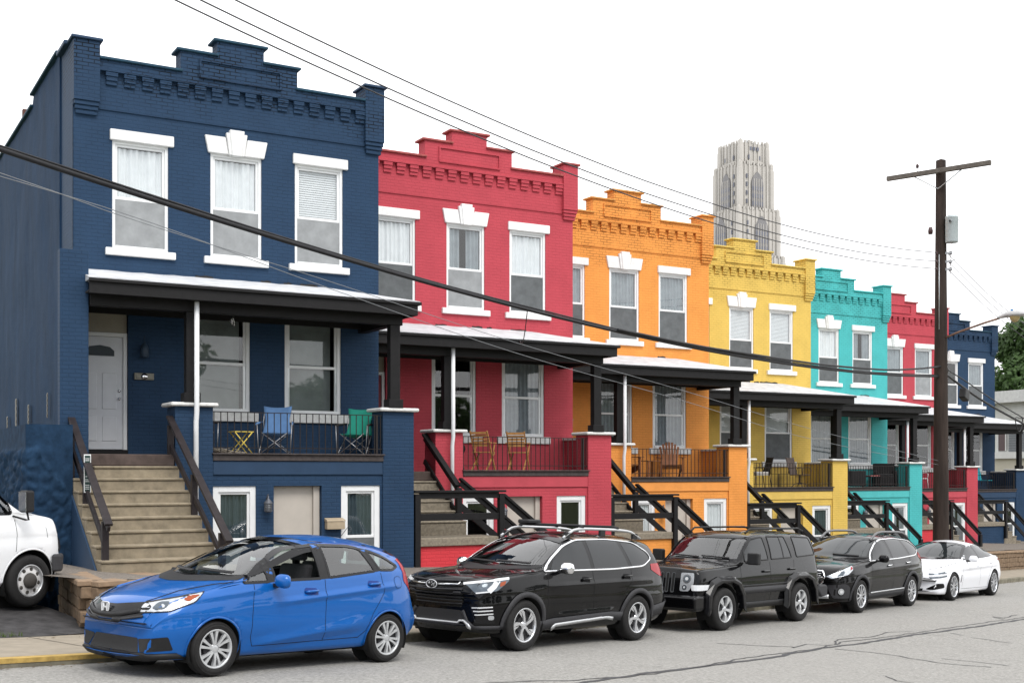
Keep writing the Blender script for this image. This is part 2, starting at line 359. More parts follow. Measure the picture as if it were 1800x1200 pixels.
# retaining walls of split blocks
def block_wall(name, label, path, zb, ztop, tiers=None):
    """path: (t,w) points; courses follow the slope in steps"""
    m = MB(); caps = MB()
    for i in range(len(path)-1):
        a, b = Vector(path[i]), Vector(path[i+1]); L = (b-a).length; d = (b-a)/L; s = 0; 
        while s < L-.05:
            bl = min(.45, L-s); c0 = a+d*s; c1 = a+d*(s+bl-.012); mid = (c0+c1)/2
            top = G(mid.x)+ztop; z = G(mid.x)+zb; row = 0
            nrow = int((top-z)/.165)
            for r_ in range(nrow):
                sh = .2 if r_ % 2 else 0
                j = random.uniform(-.012, .012); zz = top-.08-(r_+1)*.165
                q0, q1 = a+d*max(0, s-sh), a+d*min(L, max(.02, s+bl-.012-sh))
                if (q1-q0).length < .03: continue
                n = Vector((-d.y, d.x))
                P = [q0-n*(.14+j), q1-n*(.14+j), q1+n*.14, q0+n*.14]
                m.add([ST(p.x, p.y, zz) for p in P]+[ST(p.x, p.y, zz+.158) for p in P], [(0,3,2,1),(4,5,6,7),(0,1,5,4),(1,2,6,5),(2,3,7,6),(3,0,4,7)])
            n = Vector((-d.y, d.x)); P = [c0-n*.18, c1-n*.18, c1+n*.17, c0+n*.17]
            caps.add([ST(p.x, p.y, top-.078) for p in P]+[ST(p.x, p.y, top) for p in P], [(0,3,2,1),(4,5,6,7),(0,1,5,4),(1,2,6,5),(2,3,7,6),(3,0,4,7)])
            s += bl
    o = m.build(name, BLOCK, fixn=True, bevel=.014); tag(o, label, 'wall')
    c = caps.build('coping', plain('retaining_cap', (.25,.175,.115), .85, var=.2, scale=6, bump=.8), o, fixn=True, bevel=.012)
    return o
block_wall('retaining_wall', 'short tan split block garden wall at the foot of the first stairs beside the white van', [(2.5, 7.2), (1.0, 4.02), (2.75, 4.02), (2.75, 6.9)], -.05, .80)
o = block_wall('retaining_wall', 'low step of tan blocks against the taller garden wall beside the blue hatchback', [(1.02, 3.70), (2.9, 3.70)], -.05, .36)
block_wall('retaining_wall', 'long tan split block garden wall behind the parked cars', [(4.62, 7.0), (4.62, 4.02), (42, 4.02)], -.05, .78)
block_wall('retaining_wall', 'tan split block garden wall seen past the tail of the white sedan at the far right', [(42.06, 4.02), (62, 4.02)], -.05, .80)

# ---------------------------------------------------------------- row houses
HCOL = {'navy': (.0185,.045,.092), 'red': (.45,.060,.080), 'orange': (.74,.29,.065), 'yellow': (.66,.455,.105), 'teal': (.068,.42,.42)}
HM = {}
for n_, c_ in HCOL.items():
    HM[n_] = (brick(n_+'_brick', c_, joint_h={'navy': 7.2, 'red': 9.5, 'orange': 6.6, 'yellow': 6.9, 'teal': 6.4}[n_], jmul=.12 if n_ == 'navy' else .40 if n_ != 'red' else .5, low=.2),
              plain(n_+'_smooth_paint', c_, .6, var=.08, scale=3, bump=.5))
NAVYPL = plaster('navy_plaster', (.0145,.038,.082))
REDLOW = brick('landing_red_brick', (.60,.048,.060), joint_h=9.5, low=.4, jmul=.7)
def wall_open(mb, x0, x1, z0, z1, y, ops, dep):
    xs = sorted({x0, x1, *[a for o in ops for a in o[:2]]}); zs = sorted({z0, z1, *[a for o in ops for a in o[2:4]]})
    for i in range(len(xs)-1):
        for j in range(len(zs)-1):
            cx, cz = (xs[i]+xs[i+1])/2, (zs[j]+zs[j+1])/2
            if any(o[0] < cx < o[1] and o[2] < cz < o[3] for o in ops): continue
            mb.add([(xs[i],y,zs[j]),(xs[i+1],y,zs[j]),(xs[i+1],y,zs[j+1]),(xs[i],y,zs[j+1])], [(0,1,2,3)])
    for a, b, c, d in ops:
        mb.add([(a,y,c),(b,y,c),(b,y,d),(a,y,d),(a,y+dep,c),(b,y+dep,c),(b,y+dep,d),(a,y+dep,d)], [(0,1,5,4),(1,2,6,5),(2,3,7,6),(3,0,4,7)])
def window(H, x0, x1, z0, z1, y, style, meet=.5, lower='screen', fr=.06, tx=None):
    """double-hung window: frame > pane, lower_pane, curtain/blind"""
    m = MB(); d0, d1 = y+.025, y+.105
    m.box(x0, x0+fr, d0, d1, z0, z1).box(x1-fr, x1, d0, d1, z0, z1).box(x0+fr, x1-fr, d0, d1, z1-fr, z1).box(x0+fr, x1-fr, d0-.02, d1, z0, z0+fr)
    fi = fr+.035
    m.box(x0+fr, x0+fi+.012, d0+.03, d1-.01, z0+fr, z1-fr).box(x1-fi-.012, x1-fr, d0+.03, d1-.01, z0+fr, z1-fr).box(x0+fi, x1-fi, d0+.03, d1-.01, z1-fi-.01, z1-fr)
    zm = z0+(z1-z0)*meet
    m.box(x0+fr, x1-fr, d0+.02, d1-.02, zm-.025, zm+.03)
    f = m.build('window', FRAME, H, bevel=.004)
    MB().add([(x0+fr,d1-.035,zm),(x1-fr,d1-.035,zm),(x1-fr,d1-.035,z1-fr),(x0+fr,d1-.035,z1-fr)], [(0,1,2,3)]).build('pane', WINGLASS, f)
    MB().add([(x0+fr,d1-.055,z0+fr),(x1-fr,d1-.055,z0+fr),(x1-fr,d1-.055,zm),(x0+fr,d1-.055,zm)], [(0,1,2,3)]).build('lower_pane', WINGLASS if lower == 'glass' else (SCREENL if lower == 'screenl' else SCREEN), f)
    # what hangs behind the glass
    yb = d1+.012
    if style == 'sheer':
        MB().add([(x0+fr,yb+.05,z0+fr),(x1-fr-.10,yb+.05,z0+fr),(x1-fr-.10,yb+.05,z1-fr),(x0+fr,yb+.05,z1-fr)], [(0,1,2,3)]).build('shade', SHEER, f)
    if style in ('curtain', 'greycurtain', 'parted', 'blue'):
        mt = {'curtain': CURT, 'greycurtain': CURTG, 'parted': CURTG, 'blue': CURTB}[style]
        c = MB(); n = 44; vs = []; wv = (x1-x0-2*fr)
        rngs = [(0, 1)] if style != 'parted' else [(0, .38), (.55, 1)]
        for (qa, qb) in rngs:
            vs = []
            for i in range(n+1):
                q = qa+(qb-qa)*i/n; x = x0+fr+wv*q
                yy = yb+.022*math.sin(q*46+x*7)+.012*math.sin(q*17+x*3)
                vs += [(x, yy+.01*math.sin(q*31), z0+fr), (x, yy, z1-fr-.06)]
            c.add(vs, [(2*i, 2*i+2, 2*i+3, 2*i+1) for i in range(n)], True)
        c.build('curtain', mt, f)
    elif style in ('blind', 'halfblind'):
        c = MB(); za = z0+fr if style == 'blind' else zm-.02; n = int((z1-fr-za)/.045)
        for i in range(n):
            zz = za+i*(z1-fr-za)/n; c.add([(x0+fr,yb-.008,zz),(x1-fr,yb-.008,zz),(x1-fr,yb+.012,zz+.046),(x0+fr,yb+.012,zz+.046)], [(0,1,2,3)])
        c.build('blind', BLIND, f)
    return f
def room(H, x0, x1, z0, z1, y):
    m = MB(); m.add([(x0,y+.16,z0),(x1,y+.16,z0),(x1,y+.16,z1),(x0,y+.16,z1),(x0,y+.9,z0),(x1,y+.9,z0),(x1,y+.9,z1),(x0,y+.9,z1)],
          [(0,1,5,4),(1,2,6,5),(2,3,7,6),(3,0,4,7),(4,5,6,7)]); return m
def lintel(H, x0, x1, z0, z1, key, rough):
    m = MB(); d = -.05
    if key:
        cx = (x0+x1)/2
        m.prism([(x0+.07,z0),(cx-.16,z0),(cx-.22,z1),(x0,z1)], d, .10); m.prism([(cx+.16,z0),(x1-.07,z0),(x1,z1),(cx+.22,z1)], d, .10)
        m.prism([(cx-.155,z0-.01),(cx+.155,z0-.01),(cx+.215,z1+.09),(cx-.215,z1+.09)], d-.02, .10); m.prism([(cx-.10,z0-.02),(cx+.10,z0-.02),(cx+.15,z1+.15),(cx-.15,z1+.15)], d-.045, .10)
    else: m.box(x0, x1, d, .10, z0, z1)
    return m.build('lintel', STONEW if rough else WHITE, H, bevel=.012, fixn=True)
def house(k, colr, cfg):
    C1, C2 = HM[colr]; base = -2.0
    H = empty('row_house', HW(k, -3.1, -1.7, -2.2), AL, cfg['label'], 'house', 'painted brick row houses stepping down the street')
    # children keep house coordinates: shift them back to the frame of the facade
    Pn = Matrix.Translation(Vector((-3.1, -1.7, -2.2))).inverted()
    made = []
    real_build = MB.build
    def B(mb, name, mat, parent=None, **kw):
        o = mb.build(name, mat, parent or H, **kw)
        if (parent or H) is H: o.location = Pn.translation
        return o
    class HP: pass
    left = -6.16 if k == 0 else -6.40
    up = [(-5.456,-4.406), (-3.587,-2.552), (-1.857,-.817)]
    lowW = [(-3.98,-2.79), (-2.072,-.858)]
    # facade
    m = MB(); ops = [(a, b, 4.228, 6.262) for a, b in up]
    wall_open(m, left, -.015, 3.3, 6.80, 0, ops, .22)
    ops2 = [(a, b, 1.175, 3.14) for a, b in lowW]+[(-6.14, -5.16, .33, 3.16)]
    wall_open(m, left, -.015, -1.0, 3.3, 0, ops2, .22)
    # belt, frieze, corbel table and stepped parapet, each oversailing the one below
    m.box(left, -.015, -.025, .3, 6.80, 7.50)
    prof = [(left+.3,7.3),(-.30,7.3),(-.30,7.72),(-1.83,7.72),(-1.83,8.13),(-2.53,8.13),(-2.53,8.43),(-3.47,8.43),(-3.47,8.13),(-4.19,8.13),(-4.19,7.72),(left+.3,7.72)]
    m2 = MB()
    m2.add([(x, -.07, max(z, 7.502)) for x, z in prof]+[(x, .28, max(z, 7.502)) for x, z in prof],
           [list(range(12)), list(range(23, 11, -1))]+[(i, (i+1) % 12, 12+(i+1) % 12, 12+i) for i in range(12)])
    B(m2, 'parapet', C1, fixn=True)
    # recessed panel border
    p = MB(); a, b, c, d = -3.83, -2.17, 7.66, 8.03
    for bx in ((a,b,c,c+.035),(a,b,d-.035,d),(a,a+.035,c+.035,d-.035),(b-.035,b,c+.035,d-.035)): p.box(bx[0], bx[1], -.105, -.0705, bx[2], bx[3])
    B(p, 'panel_border', C1)
    dn = MB(); x = -5.58
    while x < -.48:
        dn.box(x, x+.20, -.062, -.026, 7.265, 7.34).box(x-.0, x+.205, -.085, -.026, 7.342, 7.42).box(x-.012, x+.212, -.105, -.026, 7.422, 7.50)
        x += .3345
    dn.box(left+.4, -.36, -.118, -.0705, 7.503, 7.545)
    B(dn, 'corbel_table', C1, bevel=.006)
    if k: dn2 = None
    # piers
    for px0, px1 in (((-6.17, -5.70) if k == 0 else (-6.40, -5.95)), (-.36, .065)):
        pm = MB().box(px0, px1, -.13, .42, 6.90, 8.02)
        pm.box(px0+.012, px1-.012, -.105, .40, 6.82, 6.898).box(px0+.03, px1-.03, -.08, .38, 6.74, 6.818).box(px0+.045, px1-.045, -.055, .36, 6.66, 6.738)
        po = B(pm, 'pier', C1, bevel=.005)
        o = MB().box(px0-.05, px1+.05, -.18, .47, 8.022, 8.075).build('pier_cap', C2 if colr != 'red' else plain('red_brown_coping', (.33,.075,.07), .8, var=.3, bump=.7), po, bevel=.012)
    # copings
    CC = plain('coping_'+colr, {'navy': (.012,.050,.085), 'red': (.33,.075,.07), 'orange': (.55,.25,.06), 'yellow': (.58,.42,.10), 'teal': (.05,.42,.42)}[colr], .7, var=.3, scale=12, bump=.7)
    cp = MB()
    for a, b, z in ((left+.42, -4.15, 7.72), (-1.87, -.33, 7.72), (-4.27, -3.45, 8.13), (-2.55, -1.76, 8.13), (-3.55, -2.45, 8.43)):
        cp.box(a, b, -.12, .33, z+.002, z+.055)
    B(cp, 'coping', CC, bevel=.012)
    B(m, 'wall', C1)
    # side walls, back, roof
    sd = MB(); Dp = 11.0
    sd.add([(-.016,0,base-2),(-.016,Dp,base-2),(-.016,Dp,7.3),(-.016,0,7.3)], [(0,1,2,3)])
    sd.add([(-.016,Dp,base-2),(left,Dp,base-2),(left,Dp,7.3),(-.016,Dp,7.3)], [(0,1,2,3)])
    B(sd, 'side_wall', C2)
    B(MB().add([(left,0.3,7.28),(-.02,0.3,7.28),(-.02,Dp,7.1),(left,Dp,7.1)], [(0,1,2,3)]), 'flat_roof', plain('roof_felt', (.12,.12,.12), .9))
    # upper windows
    for i, (a, b) in enumerate(up):
        st = cfg['up'][i]
        f = window(H, a, b, 4.228, 6.262, 0, st[0], .47, st[1]); f.location = Pn.translation
        li = lintel(H, (a-.045 if i != 1 else a-.12), (b+.10 if i != 1 else b+.11), 6.255, 6.46 if i != 1 else 6.59, i == 1, cfg.get('rough', False)); li.location = Pn.translation
        B(MB().box(a-.13, b+.13, -.07, .06, 4.09, 4.227), 'sill', WHITE, bevel=.01)
    # porch-level windows and door
    for i, (a, b) in enumerate(lowW):
        st = cfg['low'][i]
        f = window(H, a, b, 1.19, 3.14, 0, st[0], .49, st[1], fr=.075); f.location = Pn.translation
        B(MB().box(a-.14, b+.16, -.06, .05, 1.01, 1.185), 'sill', CAPW, bevel=.01)
    d = MB().box(-6.08, -5.24, .10, .15, .44, 2.56)
    for px in (-5.98, -5.62):
        for pz0, pz1 in ((.60, 1.06), (1.20, 1.88)): d.box(px, px+.26, .088, .10, pz0, pz1)
    do = B(d, 'door', GREYDOOR if colr in ('navy',) else plain('door_'+colr, mul(HCOL[colr], .5) if colr != 'navy' else HCOL[colr], .5), bevel=.006)
    MB().prism([(-5.93,2.2),(-5.40,2.2),(-5.40,2.30),(-5.48,2.37),(-5.66,2.40),(-5.85,2.37),(-5.93,2.30)], .085, .099).build('door_glass', plain('leaded_glass', (.06,.07,.08), .1, bump=0), do)
    MB().lathe([(0,-.06),(.028,-.055),(.03,-.03),(.014,-.02),(.014,0)], 12, 'y', (-5.31,.10,1.40)).build('door_knob', CHROME, do); MB().lathe([(0,-.03),(.028,-.028),(.028,0)], 12, 'y', (-5.31,.10,1.55)).build('door_lock', CHROME, do)
    B(MB().box(-5.238,-5.165,.06,.18,.33,2.64).box(-6.14,-5.238,.06,.18,2.565,2.64).box(-6.14,-6.085,.06,.18,.33,2.564), 'door_frame', FRAME, bevel=.006)
    B(MB().box(-6.14,-5.17,.09,.13,2.645,3.155), 'transom_panel', CREAMP)
    B(MB().box(-6.14,-5.17,.0,.16,.33,.435), 'threshold', BLACKW)
    # dark rooms behind the glass
    rm = MB()
    for a, b in up: rm.add(room(H, a, b, 4.23, 6.26, .05).v, [(0,1,5,4),(1,2,6,5),(2,3,7,6),(3,0,4,7),(4,5,6,7)])
    for a, b in lowW: rm.add(room(H, a, b, 1.18, 3.14, .05).v, [(0,1,5,4),(1,2,6,5),(2,3,7,6),(3,0,4,7),(4,5,6,7)])
    # porch
    B(MB().box(-6.21 if k == 0 else -6.35, -.3, -1.62, -.002, .18, .33), 'porch_floor', plain('porch_floor_paint', (.10,.075,.065), .7, var=.3, bump=.5))
    cops = [(-4.02,-3.21,-1.95,-.245), (-2.87,-1.92,-2.35,-.245), (-1.525,-.71,-1.95,-.245)]
    cw = MB(); wall_open(cw, -4.72, 0, -4.0, .22, -1.66, cops, .20)
    cw.add([(-4.72,-1.66,-4),(-4.72,0,-4),(-4.72,0,.2),(-4.72,-1.66,.2)], [(0,1,2,3)])
    B(cw, 'cellar_wall', C1)
    B(MB().box(-4.025,-.665,-1.69,-1.655,-.035,.215), 'band', C2, bevel=.006)
    B(MB().box(-4.05,-.64,-1.76,-1.58,.335,.362).box(-4.03,-.66,-1.715,-1.60,.222,.333), 'ledge', LEDGE, bevel=.006)
    for a, b, zt in ((-4.72,-4.03,1.195), (-.665,0,1.20)):
        po = B(MB().box(a, b, -1.70, -1.15, -4.0, zt), 'porch_pier', C1, bevel=.006)
        MB().box(a-.09, b+.08, -1.79, -1.07, zt+.002, zt+.072).build('pier_cap', CAPW, po, bevel=.02)
    lw = B(MB().box(-.26,-.0,-1.14,-.003,.331,1.10), 'porch_side_wall', C1)
    MB().box(-.34,.03,-1.05,-.003,1.102,1.165).build('pier_cap', CAPW, lw, bevel=.015)
    for i, (a, b, c, d2) in enumerate(cops):
        if i == 1: continue
        cf = window(H, a, b, c, d2, -1.66, cfg['cel'][0 if i == 0 else 1], .42, 'screen', fr=.11); cf.location = Pn.translation; cf.name = 'cellar_window'
        rm.add(room(H, a, b, c, d2, -1.62).v, [(0,1,5,4),(1,2,6,5),(2,3,7,6),(3,0,4,7),(4,5,6,7)])
    B(rm, 'room', DARKIN)
    cd = B(MB().box(-2.865,-2.05,-1.50,-1.45,-2.3,-.25).box(-2.05,-1.925,-1.56,-1.47,-2.3,-.25), 'cellar_door', BEIGED, bevel=.006)
    MB().lathe([(0,-.05),(.028,-.045),(.03,-.02),(.012,0)], 12, 'y', (-2.14,-1.50,-1.25)).build('door_knob', CHROME, cd)
    # lantern by the cellar door
    lm = MB().lathe([(.0,.31),(.012,.30),(.02,.25),(.075,.19),(.085,.17),(.085,.155)], 10, 'z', (-3.02,-1.79,-.73)).lathe([(.0,.0),(.05,.0),(.075,.02),(.075,.03),(0,.03)], 10, 'z', (-3.02,-1.79,-.73))
    for q in range(6):
        an = q*math.pi/3; lm.box(-3.02+.072*math.cos(an)-.006, -3.02+.072*math.cos(an)+.006, -1.79+.072*math.sin(an)-.006, -1.79+.072*math.sin(an)+.006, -.71, -.57)
    for zz in (-.655, -.615): lm.lathe([(.071,0),(.077,0),(.077,.008),(.071,.008)], 12, 'z', (-3.02,-1.79,zz))
    lm.tube([(-3.02,-1.66,-.62),(-3.02,-1.70,-.47),(-3.02,-1.79,-.40),(-3.02,-1.79,-.42)], .012, 6)
    lo = B(lm, 'wall_lantern', plain('dark_pewter', (.10,.105,.12), .5, .3))
    MB().lathe([(0,0),(.06,0),(.066,.14),(0,.14)], 12, 'z', (-3.02,-1.79,-.70)).build('lamp_glass', plain('frosted_glass', (.28,.29,.30), .25, bump=0), lo)
    # roof of the porch: hipped at its right end
    ev = 3.335; lx = -6.29 if k == 0 else -6.5
    rf = MB(); nx = 26; top = []
    rnd = random.Random(k*11+3)
    for i in range(nx+1):
        u = lx+.08+( -1.25-(lx+.08))*i/nx; top.append((u, -.004, 3.80+rnd.uniform(-.007,.007)))
    eav = [(lx+(-.06-lx)*i/nx, -2.12, ev+rnd.uniform(-.003,.004)) for i in range(nx+1)]
    vs = top+eav; fs = [(i, nx+1+i, nx+2+i, i+1) for i in range(nx)]
    rf.add(vs, fs); n0 = len(vs); rf.add([top[-1], eav[-1], (-.06,-.004,ev)], [(0,1,2)])
    rf.add([(lx,-2.12,ev),(-.06,-2.12,ev),(-.06,-2.12,ev-.014),(lx,-2.12,ev-.014),(-.06,0,ev),(-.06,0,ev-.014)], [(0,3,2,1),(1,2,5,4)])
    ro = B(rf, 'porch_roof', ROOFW)
    fl = MB(); u_ = -3.9
    while u_ < -1.3:
        w_ = rnd.uniform(.12, .5)
        if rnd.random() < {0: .35, 1: .3, 2: .4}.get(k, .7):
            hh_ = rnd.uniform(.015, .05)*(1 if k < 3 else 1.5)
            fl = MB(); fl.prism([(u_, 3.77), (u_+w_, 3.77), (u_+w_*.95, 3.80+hh_*.6), (u_+w_*.6, 3.80+hh_), (u_+w_*.3, 3.80+hh_*.5), (u_+.02, 3.80+hh_*.8)], -.022, -.003); B(fl, 'flashing', plain('torn_dark_flashing', (.035,.032,.03), .9, var=.5, scale=15), fixn=True)
        u_ += w_*rnd.uniform(.8, 1.4)
    if k == 0:
        ro2 = B(MB().prism([(-2.122,ev),(-2.122,ev-.03),(-.004,ev-.03),(-.004,3.78)], lx+.02, lx+.10, 'x'), 'roof_edge', ROOFW, fixn=True)
    fa = MB().box(lx+.02, -.10, -2.10, -2.02, 3.06, ev-.032).box(-.18,-.10,-2.018,0,3.06,ev-.032).box(lx, -.04, -2.15, -2.104, ev-.075, ev-.016).box(-.098,-.045,-2.10,0,ev-.075,ev-.033)
    B(fa, 'fascia', BLACKW, bevel=.006)
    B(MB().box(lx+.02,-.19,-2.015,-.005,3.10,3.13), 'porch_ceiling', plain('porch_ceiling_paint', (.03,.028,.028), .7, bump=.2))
    B(MB().box(-6.2 if k == 0 else -6.45,-.27,-1.76,-1.60,2.895,3.098).box(-.48,-.30,-1.598,-.004,2.90,3.098).box(-6.2,-.27,-.10,-.004,2.98,3.098), 'beam', BLACKW, bevel=.006)
    for a, b in ((-4.53,-4.33), (-.53,-.32)):
        z0 = 1.268
        B(MB().box(a, b, -1.75, -1.58, z0, 2.893).box(a-.05, b+.05, -1.79, -1.54, z0+.001, z0+.17), 'post', BLACKW, bevel=.006)
    # white downspout in front of the left pier
    B(MB().tube([(-4.385,-1.905,3.06),(-4.385,-1.905,1.1),(-4.385,-1.86,.9),(-4.385,-1.86,-1.0)] if k < 4 else [(-4.385,-1.905,3.06),(-4.385,-1.905,1.1),(-4.385,-1.86,-.9)], .045, 10), 'downspout', plain('white_downpipe', (.74,.75,.76), .4, var=.04, bump=.05))
    # balcony rail
    rl = MB().box(-4.03,-.665,-1.665,-1.635,1.11,1.125).box(-4.03,-.665,-1.66,-1.64,.455,.47)
    n = 26
    for i in range(n+1):
        x = -4.0+i*(3.30/n); rl.box(x-.007, x+.007, -1.657, -1.643, .365, 1.11)
    rl.box(-.80,-.76,-1.67,-1.63,.363,1.12)
    B(rl, 'railing', IRON)
    # stairs
    LS = HW(k, 0, 0, 0).z
    if k == 0:
        sx0, sx1 = -6.60, -4.74; n = 12; tr, ri = .362, .207; hh = .33; v = -1.70
        B(MB().box(-6.2, sx1, -1.72, -1.60, .125, .325), 'porch_step', plain('brown_painted_step', (.075,.055,.048), .8, var=.3, bump=.6), bevel=.01)
        sm_ = MB(); prof = [( -1.58, -3.9)]; v = -1.72; h = .118
        for i in range(13):
            x0 = -6.2 if i == 0 else sx0
            vv = v-tr
            sm_.box(x0, sx1, vv-.025, v+.02 if i else -1.60, h-.045, h)          # tread slab
            sm_.box(x0+.004, sx1-.004, vv, v+.02 if i else -1.60, -3.2, h-.046) # riser body
            v = vv; h -= ri
        B(sm_, 'stairs', CONC, bevel=.012)
        ck = MB(); ck.prism([(-2.06,-.17),(-6.2,-2.55),(-6.2,-3.2),(-1.7,-3.2),(-1.7,-.17)], sx0-.03, sx0-.002, 'x')
        B(ck, 'stair_cheek', C2, fixn=True)
        for u, vs_, ve, cap in ((-6.50, -1.62, -4.72, 1), (-4.79, -1.58, -5.2, 1)):
            r = MB(); hh = lambda v_, o: 1.03+(v_+1.58)*.572+o
            r.beam((u, vs_, hh(vs_,0)), (u, ve, hh(ve,0)), .10, .05, (0,1,0)) if False else None
            r.beam((u, vs_, hh(vs_, -.02)), (u, ve, hh(ve, -.02)), .12, .045)
            r.beam((u, vs_, hh(vs_, -.085)), (u, ve, hh(ve, -.085)), .045, .085)
            r.beam((u+.0, vs_, hh(vs_, -.50)), (u, ve+.3, hh(ve+.3, -.50)), .05, .10)
            for pv in ((vs_-.08, -3.0, -4.45) if u < -6 else (vs_-.08, -3.2, -4.8)):
                r.box(u-.05, u+.05, pv-.05, pv+.05, hh(pv, -1.25) if pv != vs_-.08 else hh(pv,-1.05), hh(pv, -.13))
            B(r, 'handrail', RAILB, bevel=.004)
    else:
        sx0, sx1 = -6.28, -4.75; v = -1.62; h = .12
        B(MB().box(sx0, sx1, -1.66, -1.5, .125, .325), 'porch_step', plain('brown_painted_step', (.075,.055,.048), .8), bevel=.01)
        sm_ = MB(); tr, ri = .325, .207
        for i in range(5):
            vv = v-tr
            sm_.box(sx0, sx1, vv-.02, v+.02, h-.045, h).box(sx0+.003, sx1-.003, vv, v+.02, -3.6, h-.046)
            v = vv; h -= ri
        lz = -1.01; vf = -4.06; xr = -4.38
        sm_.box(-6.32, xr, vf, v+.02, lz-.17, lz)
        # second flight, down to the right along the front
        x = xr; h = lz-ri; nst = 6
        bb = base-1.6
        for i in range(nst):
            sm_.box(x-.02, x+.285, vf+.06, vf+1.15, h-.05, h).box(x-.01, x+.27, vf+.08, vf+1.13, bb, h-.051); x += .27; h -= ri
        B(sm_, 'stairs', CONCG, bevel=.014)
        B(MB().box(-6.28, xr-.03, vf+.06, -3.1, bb-.6, lz-.171), 'landing_wall', REDLOW if colr == 'red' else C1)
        r = MB(); sl = .765
        # landing guard
        for u, v_ in ((-6.30, vf), (xr, vf)): r.box(u-.06, u+.06, v_-.06, v_+.06, lz-.95 if u < -6 else lz-.7, -.13)
        r.box(-6.38, xr+.08, vf-.09, vf+.09, -.10, -.055).box(-6.24, xr-.06, vf-.03, vf+.03, -.22, -.102).box(-6.24, xr-.06, vf-.03, vf+.03, -.66, -.52)
        B(r, 'landing_guard', BLACKW, bevel=.005)
        r = MB()
        for u in (-4.80,):
            r.beam((u, -1.30, 1.16), (u, -2.95, .02), .13, .055); r.beam((u, -1.30, 1.07), (u, -2.95, -.07), .05, .10)
            r.beam((u, -1.30, .56), (u, -2.95, -.62), .05, .11); r.box(u-.06, u+.06, -3.02, -2.90, lz, -.02)
        B(r, 'handrail', BLACKW, bevel=.005)
        for v_, u1 in ((vf, -2.72), (vf+1.12, -2.85)):
            r = MB(); u0 = xr+.05 if v_ == vf else -4.75
            ts_ = lambda u, o: -.11-(u-xr)*sl+o
            r.beam((u0, v_, ts_(u0, .0)), (u1, v_, ts_(u1, .0)), .13, .055); r.beam((u0, v_, ts_(u0,-.09)), (u1, v_, ts_(u1,-.09)), .05, .10)
            r.beam((u0, v_, ts_(u0, -.58)), (u1, v_, ts_(u1, -.58)), .05, .14); r.box(u1-.06, u1+.06, v_-.06, v_+.06, ts_(u1,-1.3), ts_(u1, -.04))
            B(r, 'handrail', BLACKW, bevel=.005)
    return H, Pn, B
WS, GS = ('curtain', 'screenl'), ('greycurtain', 'screen')
cfgs = [
 dict(label='navy blue row house at the near left end with a tall straight concrete stair', up=[('curtain','screenl'),('curtain','screenl'),('blind','screenl')], low=[('sheer','glass'),('sheer','glass')], cel=['blue','blue']),
 dict(label='raspberry red row house next to the near navy one, two teak chairs on its porch', up=[('curtain','screen'),('parted','screenl'),('curtain','screen')], low=[('none','glass'),('greycurtain','glass')], cel=['none','none'], rough=True),
 dict(label='orange row house, third along, between the red house and the yellow one', up=[('greycurtain','screen'),('greycurtain','screen'),('greycurtain','screen')], low=[('greycurtain','glass'),('greycurtain','glass')], cel=['curtain','curtain']),
 dict(label='mustard yellow row house in the middle of the row', up=[('halfblind','screen'),('halfblind','screen'),('halfblind','screen')], low=[('halfblind','screen'),('halfblind','screen')], cel=['none','blue'], rough=True),
 dict(label='turquoise row house, fifth along, right of the yellow one', up=[('curtain','screen'),('curtain','screen'),('parted','screen')], low=[('greycurtain','glass'),('greycurtain','glass')], cel=['none','parted']),
 dict(label='crimson row house partly behind the utility pole', up=[('greycurtain','screen'),('greycurtain','screen'),('greycurtain','screenl')], low=[('none','glass'),('none','glass')], cel=['none','parted']),
 dict(label='navy blue row house at the far right end of the row', up=[('curtain','screen'),('none','screen'),('greycurtain','screen')], low=[('none','glass'),('none','glass')], cel=['none','none']),
]
HO = []
for k, (c_, cf) in enumerate(zip(['navy','red','orange','yellow','teal','red','navy'], cfgs)): HO.append(house(k, c_, cf))
# extras of the near house: wing wall of the porch, plastered side wall, stone plinth, mailboxes, lamp
H0, P0, B0 = HO[0]
NB, NS = HM['navy']
B0(MB().box(-6.69,-6.215,-1.72,-1.50,-3.2,3.84).box(-6.26,-6.215,-1.499,-.003,-3.2,3.30), 'porch_wing_wall', NB, bevel=.006)
B0(MB().add([(-6.168,0,-3),(-6.168,1.35,-3),(-6.168,1.35,8.1),(-6.168,0,8.1)], [(0,1,2,3)]), 'side_return', NB)
B0(MB().box(-6.27,-5.95,.30,1.14,8.02,8.10), 'side_coping', NS, bevel=.012)
sw = MB(); rr = random.Random(5); vs = []; nv, nh = 60, 60
for i in range(nv+1):
    v = 1.15+i*9.9/nv; ztop = 8.10 if v < 4.3 else 7.88
    for j in range(nh+1):
        h = -3.2+(ztop+3.2)*j/nh; vs.append((-6.20+min(1,(v-1.15)*2)*noise.noise(Vector((v*.6, h*.6, 3)))*.045+noise.noise(Vector((v*2.5, h*2.5, 9)))*.012, v, h))
sw.add(vs, [(i*(nh+1)+j, i*(nh+1)+j+1, (i+1)*(nh+1)+j+1, (i+1)*(nh+1)+j) for i in range(nv) for j in range(nh)], True)
sw.add([(-6.16,1.15,-3.2),(-6.203,1.15,-3.2),(-6.203,1.15,8.1),(-6.16,1.15,8.1)], [(0,1,2,3)])
sw.box(-6.10,-6.0,1.4,11,-3,7.8)
B0(sw, 'plastered_side_wall', NAVYPL)
B0(MB().box(-6.28,-5.95,1.15,4.3,8.095,8.15).box(-6.27,-5.95,4.32,11.0,7.87,7.93), 'side_coping', plain('coping_navy', (.012,.05,.085)), bevel=.012)
pl = MB()
